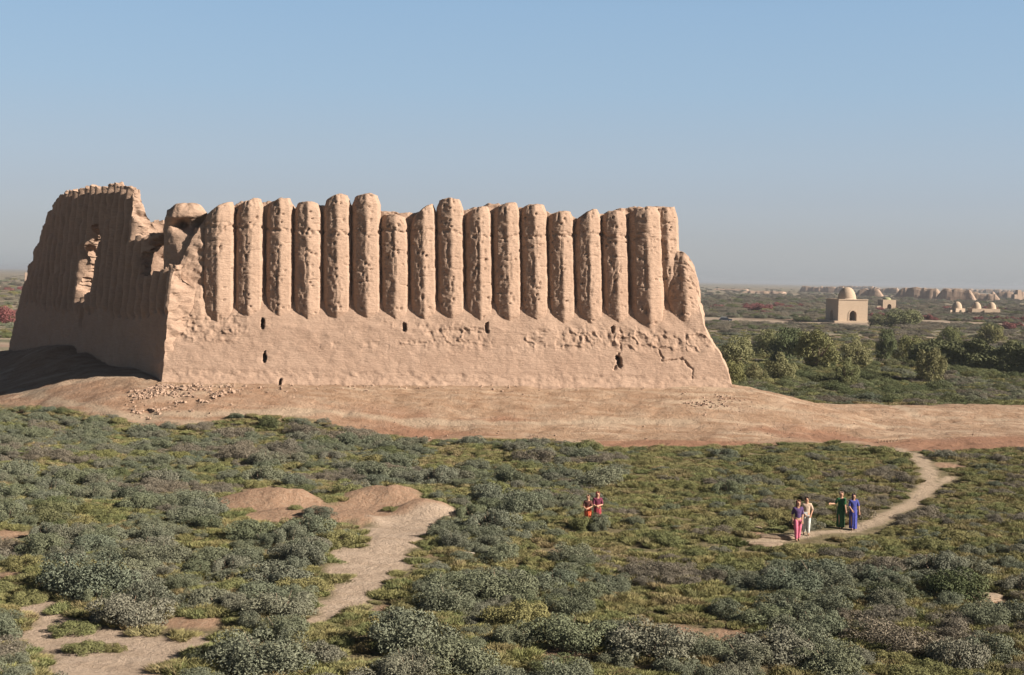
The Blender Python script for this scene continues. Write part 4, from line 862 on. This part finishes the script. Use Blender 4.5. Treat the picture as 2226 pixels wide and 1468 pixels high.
# ------------------------------------------------------------------ ruined city walls far behind
def ruin_wall(px0, py0, px1, py1, hgt, th, seed, label, name='ruined_city_wall', amp=.16):
    hgt *= 1.3; px0 -= 6; px1 += 6; th *= 1.3
    c0 = ground_hit(np.array([(px0 + px1) / 2.0]), np.array([(py0 + py1) / 2.0]), hz)[0]; yw = R(-24 + 4 * math.sin(seed)); d = np.array([math.cos(yw), math.sin(yw)])
    los = c0 / np.linalg.norm(c0); L = (px1 - px0) / F * np.linalg.norm(c0) / abs(d[0] * los[1] - d[1] * los[0]); A, B = c0 - d * L / 2, c0 + d * L / 2; nn = np.array([d[1], -d[0]])
    ns_ = max(int(L / 1.2), 12); prof = [(-.5 - .28, -.3), (-.5 - .16, .35), (-.5, .8), (-.36, 1.0), (0, 1.02), (.36, 1.0), (.5, .8), (.66, .35), (.8, -.3)]; s = np.linspace(0, L, ns_)
    hh = hgt * (1 - amp * np.abs(fbm(s / 9, 0 * s, 0, 4, seed)) * 1.6 - .25 * np.maximum(fbm(s / 4, 0 * s, 7, 3, seed), 0) - .9 * amp * sst((fbm(s / 22, 0 * s, 3, 2, seed + 1) - .15) / .2)); hh *= np.clip(np.minimum(s, L - s) / (hgt * .6) + .15, 0, 1)
    rows = []
    for q, k in prof:
        off = -q * th * (1 + .3 * fbm(s / 5, np.full_like(s, q), 0, 3, seed + 5)) + .5 * np.abs(np.sin(s / 5.5 + seed)) * (1 if q < 0 else 0)
        xx = A[0] + d[0] * s + nn[0] * off; yy = A[1] + d[1] * s + nn[1] * off; rows.append(np.stack([xx, yy, hz(xx, yy) + hh * k], -1))
    G = np.stack(rows, 1); V = G.reshape(-1, 3); f = gridfaces(ns_, len(prof)); o = link(name, mesh_np(name, V - np.array([A[0], A[1], 0]), f, MUD_FAR, False), None, (A[0], A[1], 0))
    caps = None; return tag(o, label, 'ruined wall', 'eroded city walls on the horizon')
RW = [(1746, 640, 1832, 632, 6.5, 5, 'long ruined city wall just left of the mausoleum dome'), (1866, 652, 1912, 640, 6.5, 5, 'dark ruined wall just right of the mausoleum dome'), (1893, 646, 1950, 632, 6.5, 5, 'broken city wall above the small mausoleum'),
      (1955, 656, 2040, 646, 8.0, 6, 'long high city wall right of the small mausoleum'), (2044, 659, 2112, 649, 7.5, 6, 'high city wall directly above the single domed tomb'), (2110, 660, 2165, 650, 6.0, 6, 'broken city wall above the two domed tomb'),
      (2158, 660, 2240, 640, 7.0, 7, 'jagged city wall at the right end of the horizon'), (1965, 640, 2035, 633, 6.0, 6, 'distant wall with a pale crest behind the long high one'), (1560, 634, 1620, 630, 2.0, 8, 'faint low ruin mound just right of the fortress'),
      (1625, 640, 1700, 636, 2.0, 9, 'low eroded wall mound left of the mausoleum'), (1830, 630, 1893, 628, 6.5, 6, 'pale far wall behind the mausoleum dome'), (2060, 636, 2200, 638, 6.0, 8, 'long pale earthen rampart farthest away on the right')]
for q, (a, b, c, d_, h, th, lab) in enumerate(RW): ruin_wall(a, b, c, d_, h, th, 500 + q * 7, lab)
x, y, z = at(57, 612); b = MB(); b.box((-1.5, -1.5, -.5), (1.5, 1.5, 7.5), tp=.75, rz=.4); o = b.obj('ruined_tower', MUD_FAR, None, False, (x, y, z)); tag(o, 'small pale ruined tower on the left horizon', 'tower')
x, y, z = at(2213, 652); b = MB(); b.box((-3, -3, -.5), (3, 3, 9), tp=.6, rz=.3).box((-6, -3, -.5), (-2, 3, 5), tp=.7, rz=.3); o = b.obj('ruined_tower', MUD_FAR, None, False, (x, y, z)); tag(o, 'broken tower stump at the right end of the city walls', 'tower')

# ------------------------------------------------------------------ car on the far road
CARP, CARR, GLS, TYR = plain('dark_car_paint', (.035, .04, .05), .35, .05), plain('pale_roof_paint', (.42, .42, .43), .4, .05), plain('car_glass', (.02, .025, .03), .1, .05), plain('tyre_rubber', (.02, .02, .02), .9, .1)
x, y, z = at(1577, 699.5); t = empty('parked_car', (x, y, z + .02), R(-4)); tag(t, 'small dark car with a pale roof on the distant road', 'car')
prof = [(-2.0, .35), (-2.05, .75), (-1.55, .9), (-.6, .95), (1.1, .95), (1.9, .85), (2.05, .6), (2.0, .35)]
b = MB(); n = len(prof); V = [(u, -.8, w) for u, w in prof] + [(u, .8, w) for u, w in prof]; b.add(V, [tuple(range(n))[::-1], tuple(range(n, 2 * n))] + [(i, (i + 1) % n, (i + 1) % n + n, i + n) for i in range(n)]); b.obj('body', CARP, t)
cp = [(-1.75, .93), (-1.35, 1.38), (.35, 1.4), (1.0, .95)]; b = MB(); V = [(u, -.72 + .12 * (w > 1), w) for u, w in cp] + [(u, .72 - .12 * (w > 1), w) for u, w in cp]; b.add(V, [(3, 2, 1, 0), (4, 5, 6, 7)] + [(i, (i + 1) % 4, (i + 1) % 4 + 4, i + 4) for i in range(4)]); b.obj('windows', GLS, t)
MB().box((-1.4, -.64, 1.385), (.4, .64, 1.44), tp=.95).obj('roof', CARR, t)
for u in (-1.25, 1.3):
    for w in (-.74, .74):
        q = empty('wheel', (u, w, .32)); q.parent = t; MB().tube([(0, -.1, 0), (0, .1, 0)], .32, 16).obj('tyre', TYR, q); MB().tube([(0, -.12, 0), (0, .12, 0)], .18, 12).obj('rim', CARR, q)
for w in (-.55, .55): MB().box((1.98, w - .15, .6), (2.08, w + .15, .75)).obj('headlight', CARR, t)

# ------------------------------------------------------------------ small things on the ground
ROCKM = adobe('pale_clod_earth', (.40, .29, .20), (.47, .35, .25), (.53, .41, .30), 2)
def rock(px, py, sx, sy, sz, seed, label, cat='clod of earth', name='earth_clod', yaw=0):
    x, y, z = at(px, py); th, ph = np.meshgrid(np.linspace(0, 2 * np.pi, 22, endpoint=False), np.linspace(-np.pi / 2, np.pi / 2, 13)); c = np.cos(ph) ** .7
    P = np.stack([c * np.cos(th), c * np.sin(th), np.sin(ph)], -1); P = P * (1 + .35 * fbm(P[..., 0] * 1.8, P[..., 1] * 1.8, P[..., 2] * 1.8 + seed, 4, seed))[..., None] * np.array([sx, sy, sz])
    o = link(name, mesh_np(name, P, gridfaces(13, 22, True), ROCKM, False), None, (x, y, z + sz * .25)); o.rotation_euler = (0, 0, yaw); return tag(o, label, cat)
rock(1690, 1171, .85, .3, .16, 1, 'long pale broken earth ledge left of the woman in pink trousers'); rock(1665, 1187, .9, .28, .12, 2, 'lowest flat earth ledge beside the path end'); rock(1640, 1152, .35, .2, .12, 3, 'small pale clod in the grass left of the walkers')
rock(2110, 1300, 1.2, .7, .14, 4, 'reddish bare earth bank near the right edge', 'earth bank', 'earth_bank'); rock(1715, 1200, .3, .2, .12, 5, 'small clod right below the woman in pink trousers')
def beam(px, py, L, w, h, yaw, label):
    x, y, z = at(px, py); b = MB(); b.rings([[(-L / 2 * k, -w / 2 * f, 0), (-L / 2 * k, w / 2 * f, 0), (-L / 2 * k, w / 2 * f * .9, h * f), (-L / 2 * k, -w / 2 * f * .9, h * f)] for k, f in ((1, .8), (.6, 1), (0, .93), (-.6, 1), (-1, .85))])
    o = b.obj('weathered_plank', plain('bleached_wood', (.5, .42, .32)), None, False, (x, y, z + .05)); o.rotation_euler = (0, R(3), yaw); tag(o, label, 'plank')
beam(1017, 1207, .55, .12, .07, R(-8), 'short bleached plank lying left of the very dark round bush')
x, y, z = at(1930, 962); t = empty('low_rail', (x, y, z), R(33)); t.scale = (.7, .7, .55); tag(t, 'low weathered rail on short stakes at the edge of the bare apron', 'rail'); WB = plain('weathered_timber', (.26, .18, .12))
MB().box((-1.5, -.05, .38), (1.5, .05, .47)).obj('rail', WB, t)
for k in range(7): MB().box((-1.4 + k * .465, -.04, -.1), (-1.32 + k * .465, .04, .385), tp=.8).obj('stake', WB, t)
#PEOPLE
# ------------------------------------------------------------------ people
SKIN = plain('skin', (.46, .26, .17), .6, .06, 8); HAIRM = plain('dark_hair', (.03, .02, .016), .6, .2, 60); SHOE = plain('shoe_leather', (.04, .03, .025), .6)
def skinned(name, V, E, Rd, mat, parent, root=0, sub=2):
    me = bpy.data.meshes.new(name); me.from_pydata([tuple(v) for v in V], E, []); me.materials.append(mat); o = link(name, me, parent)
    m = o.modifiers.new('skin', 'SKIN'); m.use_smooth_shade = True
    if not me.skin_vertices: me.skin_vertices.new()
    for i, r in enumerate(Rd):
        sv = me.skin_vertices[0].data[i]; sv.radius = r if hasattr(r, '__len__') else (r, r); sv.use_root = (i == root)
    s = o.modifiers.new('sub', 'SUBSURF'); s.levels = sub; s.render_levels = sub; return o
def person(px, py, H, yaw, label, armL, armR, top, bottom, dress=None, hair='long', lean=0, hairm=None, stride=.12, scarf=None, bag=None):
    """armL / armR: (elbow, hand) offsets from the shoulder, in units of stature; -y is forward"""
    x, y, z = at(px, py); t = empty('person', (x, y, z), yaw); tag(t, label, 'person'); k = H
    V, Rd, E, ix = [], [], [], {}
    def v(n, p, r, par=None):
        ix[n] = len(V); V.append(tuple(k * c for c in p)); Rd.append(tuple(k * c for c in r) if hasattr(r, '__len__') else k * r)
        if par is not None: E.append((ix[par], ix[n]))
    v('pel', (0, 0, .53), (.088, .062)); v('wai', (0, -.004, .61), (.070, .052), 'pel'); v('che', (0, 0, .72), (.088, .062), 'wai'); v('upc', (0, .004, .79), (.066, .046), 'che')
    v('nek', (0, .004 - lean * .3, .845), .031, 'upc'); v('jaw', (0, -.012 - lean, .882), (.040, .046), 'nek'); v('hed', (0, -.002 - lean, .925), (.047, .058), 'jaw'); v('crn', (0, .004 - lean, .965), (.036, .042), 'hed')
    v('nos', (0, -.066 - lean, .912), .009, 'hed')
    for s, nm in ((-1, 'R'), (1, 'L')): v('ear' + nm, (s * .052, .004 - lean, .914), .008, 'hed')
    for s, nm, arm in ((-1, 'R', armR), (1, 'L', armL)):
        sh = (s * .094, .004, .795); v('sh' + nm, sh, .033, 'upc'); (ex, ey, ez), (hx, hy, hz_) = arm
        el = (sh[0] + s * ex, sh[1] + ey, sh[2] + ez); ha = (sh[0] + s * hx, sh[1] + hy, sh[2] + hz_)
        v('el' + nm, el, .026, 'sh' + nm); d = Vector(ha) - Vector(el); wr = Vector(el) + d * .92; v('wr' + nm, tuple(wr), .018, 'el' + nm)
        dn = d.normalized(); sd = dn.cross(Vector((0, -1, 0.2))).normalized() * s; pm = wr + dn * .035; v('pa' + nm, tuple(pm), (.022, .013), 'wr' + nm)
        for q, (o_f, L) in enumerate(((-.018, .040), (-.006, .046), (.006, .043), (.018, .034))):
            b0 = pm + dn * .018 + sd * o_f; b1 = b0 + dn * L * .5 + Vector((0, -.004, 0)); b2 = b1 + dn * L * .4 + Vector((0, -.012, -.004)); v(f'f{q}a' + nm, tuple(b0), .006, 'pa' + nm); v(f'f{q}b' + nm, tuple(b1), .0055, f'f{q}a' + nm); v(f'f{q}c' + nm, tuple(b2), .0048, f'f{q}b' + nm)
        th = pm - sd * .020; v('t0' + nm, tuple(th), .0075, 'pa' + nm); v('t1' + nm, tuple(th - sd * .012 + dn * .022), .006, 't0' + nm)
        fy = s * stride * .5; hpx = s * .052
        v('hp' + nm, (hpx, 0, .50), .058, 'pel'); v('kn' + nm, (hpx * 1.0, fy * .55 - .012, .285), .036, 'hp' + nm); v('an' + nm, (hpx * .95, fy, .045), .022, 'kn' + nm); v('to' + nm, (hpx * 1.1, fy - .075, .018), (.022, .014), 'an' + nm)
    body = skinned('body', V, E, Rd, SKIN, t)
    def sub_(name, keys, mat, grow, over={}, sub=2):
        m = {n: i for i, n in enumerate(keys)}; VV = [over.get(n, V[ix[n]]) for n in keys]; g = lambda r: tuple(c + grow * k for c in r) if hasattr(r, '__len__') else r + grow * k
        EE = [(m[a], m[b]) for a in keys for b in keys if a != b and (ix[a], ix[b]) in E]; RR = [g(Rd[ix[n]]) for n in keys]
        if name == 'trousers': RR[0] = (.062 * k, .058 * k)
        return skinned(name, VV, EE, RR, mat, t, 0, sub)
    sub_('top' if not dress else 'bodice', ['pel', 'wai', 'che', 'upc', 'shL', 'shR', 'elL', 'elR'], top, .010)
    if dress:
        ph = np.linspace(0, 2 * np.pi, 40, endpoint=False); rings = []
        for q, (zz, rx, ry) in enumerate([(.66, .082, .062), (.60, .085, .066), (.53, .104, .078), (.40, .106, .086), (.25, .102, .090), (.10, .103, .096), (.045, .106, .100)]):
            f = 1 + (.07 * np.sin(ph * 9 + q * .2) + .04 * np.sin(ph * 5 + 1)) * min(1, max(0, (.6 - zz) / .3)); rings.append(np.stack([rx * k * f * np.cos(ph), ry * k * f * np.sin(ph), np.full(40, zz * k)], -1))
        MB().rings(rings, cap=False).obj('skirt', bottom, t, True)
    else: sub_('trousers', ['pel', 'hpL', 'hpR', 'knL', 'knR', 'anL', 'anR'], bottom, .017)
    for nm in 'LR': sub_('shoe', ['an' + nm, 'to' + nm], SHOE, .004, {'an' + nm: tuple(np.array(V[ix['an' + nm]]) * (1, 1, .55))}, 1)
    hm = hairm or HAIRM; b = MB(); hc = np.array([0, .006 - lean, .93]) * k; prof = [(.0, .062), (.03, .058), (.048, .040), (.056, .012), (.056, -.012), (.05, -.03 if hair == 'short' else -.05)]
    if hair == 'long': prof += [(.05, -.09), (.046, -.15), (.03, -.19)]
    ph = np.linspace(R(-52), R(232), 26); rg_ = [np.stack([(r + .004) * k * np.cos(ph) + hc[0], (r * 1.12 + .004) * k * np.sin(ph) * 1 + hc[1] + .004 * k, np.full(26, zz * k + hc[2])], -1) for r, zz in prof]
    b.rings(rg_, cap=False, closed=False); h = b.obj('hair' if not scarf else 'headscarf', scarf or hm, t, True); sm = h.modifiers.new('thick', 'SOLIDIFY'); sm.thickness = .012 * k; sm.offset = 1
    for s in (-1, 1): MB().lathe([(.0001, -.006 * k), (.005 * k, 0), (.0001, .006 * k)], (s * .018 * k, (-.0535 - lean) * k, .925 * k), 8).obj('eye', HAIRM, t)
    MB().box((-.014 * k, -.058 * k - lean * k, .889 * k), (.014 * k, -.050 * k - lean * k, .895 * k)).obj('mouth', plain('lips', (.32, .10, .09)), t)
    if bag: MB().box((-.05 * k, -.10 * k, .50 * k), (.05 * k, -.065 * k, .60 * k), tp=.85, c=(bag[0] * k, 0, 0)).obj('shoulder_bag', plain('white_cloth_bag', bag[1]), t)
    return t
hang = ((.02, .01, -.165), (.03, -.03, -.31))
C = lambda n, c: plain(n, tuple(q * .66 + .022 for q in c), .9, .3, 9)
person(1733, 1176, 1.80, R(8), 'walker with red-brown hair, purple top and bright pink trousers on the path', ((.03, .02, -.165), (.0, -.06, -.30)), ((.04, .02, -.165), (.03, -.02, -.32)), C('purple_cotton', (.10, .05, .16)), C('pink_cotton', (.72, .17, .26)), hairm=C('red_brown_hair', (.22, .07, .05)), stride=.13, lean=.01)
person(1752, 1163, 1.72, R(-6), 'walker in cream top and white trousers behind the one in pink trousers', ((.06, .03, -.15), (.01, -.05, -.27)), ((.02, -.02, -.165), (-.04, -.10, -.25)), C('cream_cotton', (.68, .50, .36)), C('white_cotton', (.74, .73, .66)), hair='short', stride=-.10, bag=(-.03, (.7, .72, .7)))
person(1827, 1149, 1.72, R(6), 'woman in long dark green dress holding one arm out to her side', ((.02, .01, -.165), (.03, -.03, -.31)), ((.07, -.02, -.13), (.21, -.08, -.12)), C('green_velvet', (.02, .13, .04)), C('green_velvet_skirt', (.015, .11, .03)), True, 'short', scarf=C('pale_scarf', (.45, .28, .20)))
person(1854, 1152, 1.68, R(4), 'woman in long royal blue dress with long dark hair on the path', ((.05, .0, -.155), (.06, -.03, -.30)), ((.03, -.02, -.16), (-.02, -.10, -.24)), C('blue_velvet', (.06, .07, .34)), C('blue_velvet_skirt', (.05, .06, .33)), True, 'long', hairm=C('purple_black_hair', (.06, .025, .06)))
person(1277, 1149, 1.52, R(-12), 'woman in bright orange dress on the left of the pair among the bushes', ((.03, -.05, -.14), (-.05, -.13, -.17)), ((.03, -.04, -.15), (-.04, -.12, -.20)), C('brown_cotton', (.22, .07, .05)), C('orange_cotton', (.80, .13, .04)), True, 'short', hairm=C('light_brown_hair', (.30, .16, .09)))
person(1298, 1147, 1.62, R(10), 'woman in crimson dress with folded arm, right of the pair among the bushes', ((.035, -.03, -.16), (-.09, -.13, -.17)), ((.03, -.03, -.16), (-.07, -.12, -.21)), C('crimson_cotton', (.17, .015, .05)), C('crimson_skirt', (.32, .025, .04)), True, 'long', scarf=C('red_scarf', (.34, .06, .05)))

# ------------------------------------------------------------------ haze
hm = bpy.data.materials.new('haze'); hm.use_nodes = True; t = hm.node_tree; t.nodes.clear(); o_ = t.nodes.new('ShaderNodeOutputMaterial'); pv = t.nodes.new('ShaderNodeVolumePrincipled')
pv.inputs['Color'].default_value = (.44, .47, .52, 1); pv.inputs['Density'].default_value = 1.7e-4; pv.inputs['Anisotropy'].default_value = .1; t.links.new(pv.outputs[0], o_.inputs['Volume'])
b = MB().box((-14000, -400, -6), (14000, 15500, 22)); h = b.obj('haze', hm); tag(h, 'thin pale haze over the plain', kind='stuff')
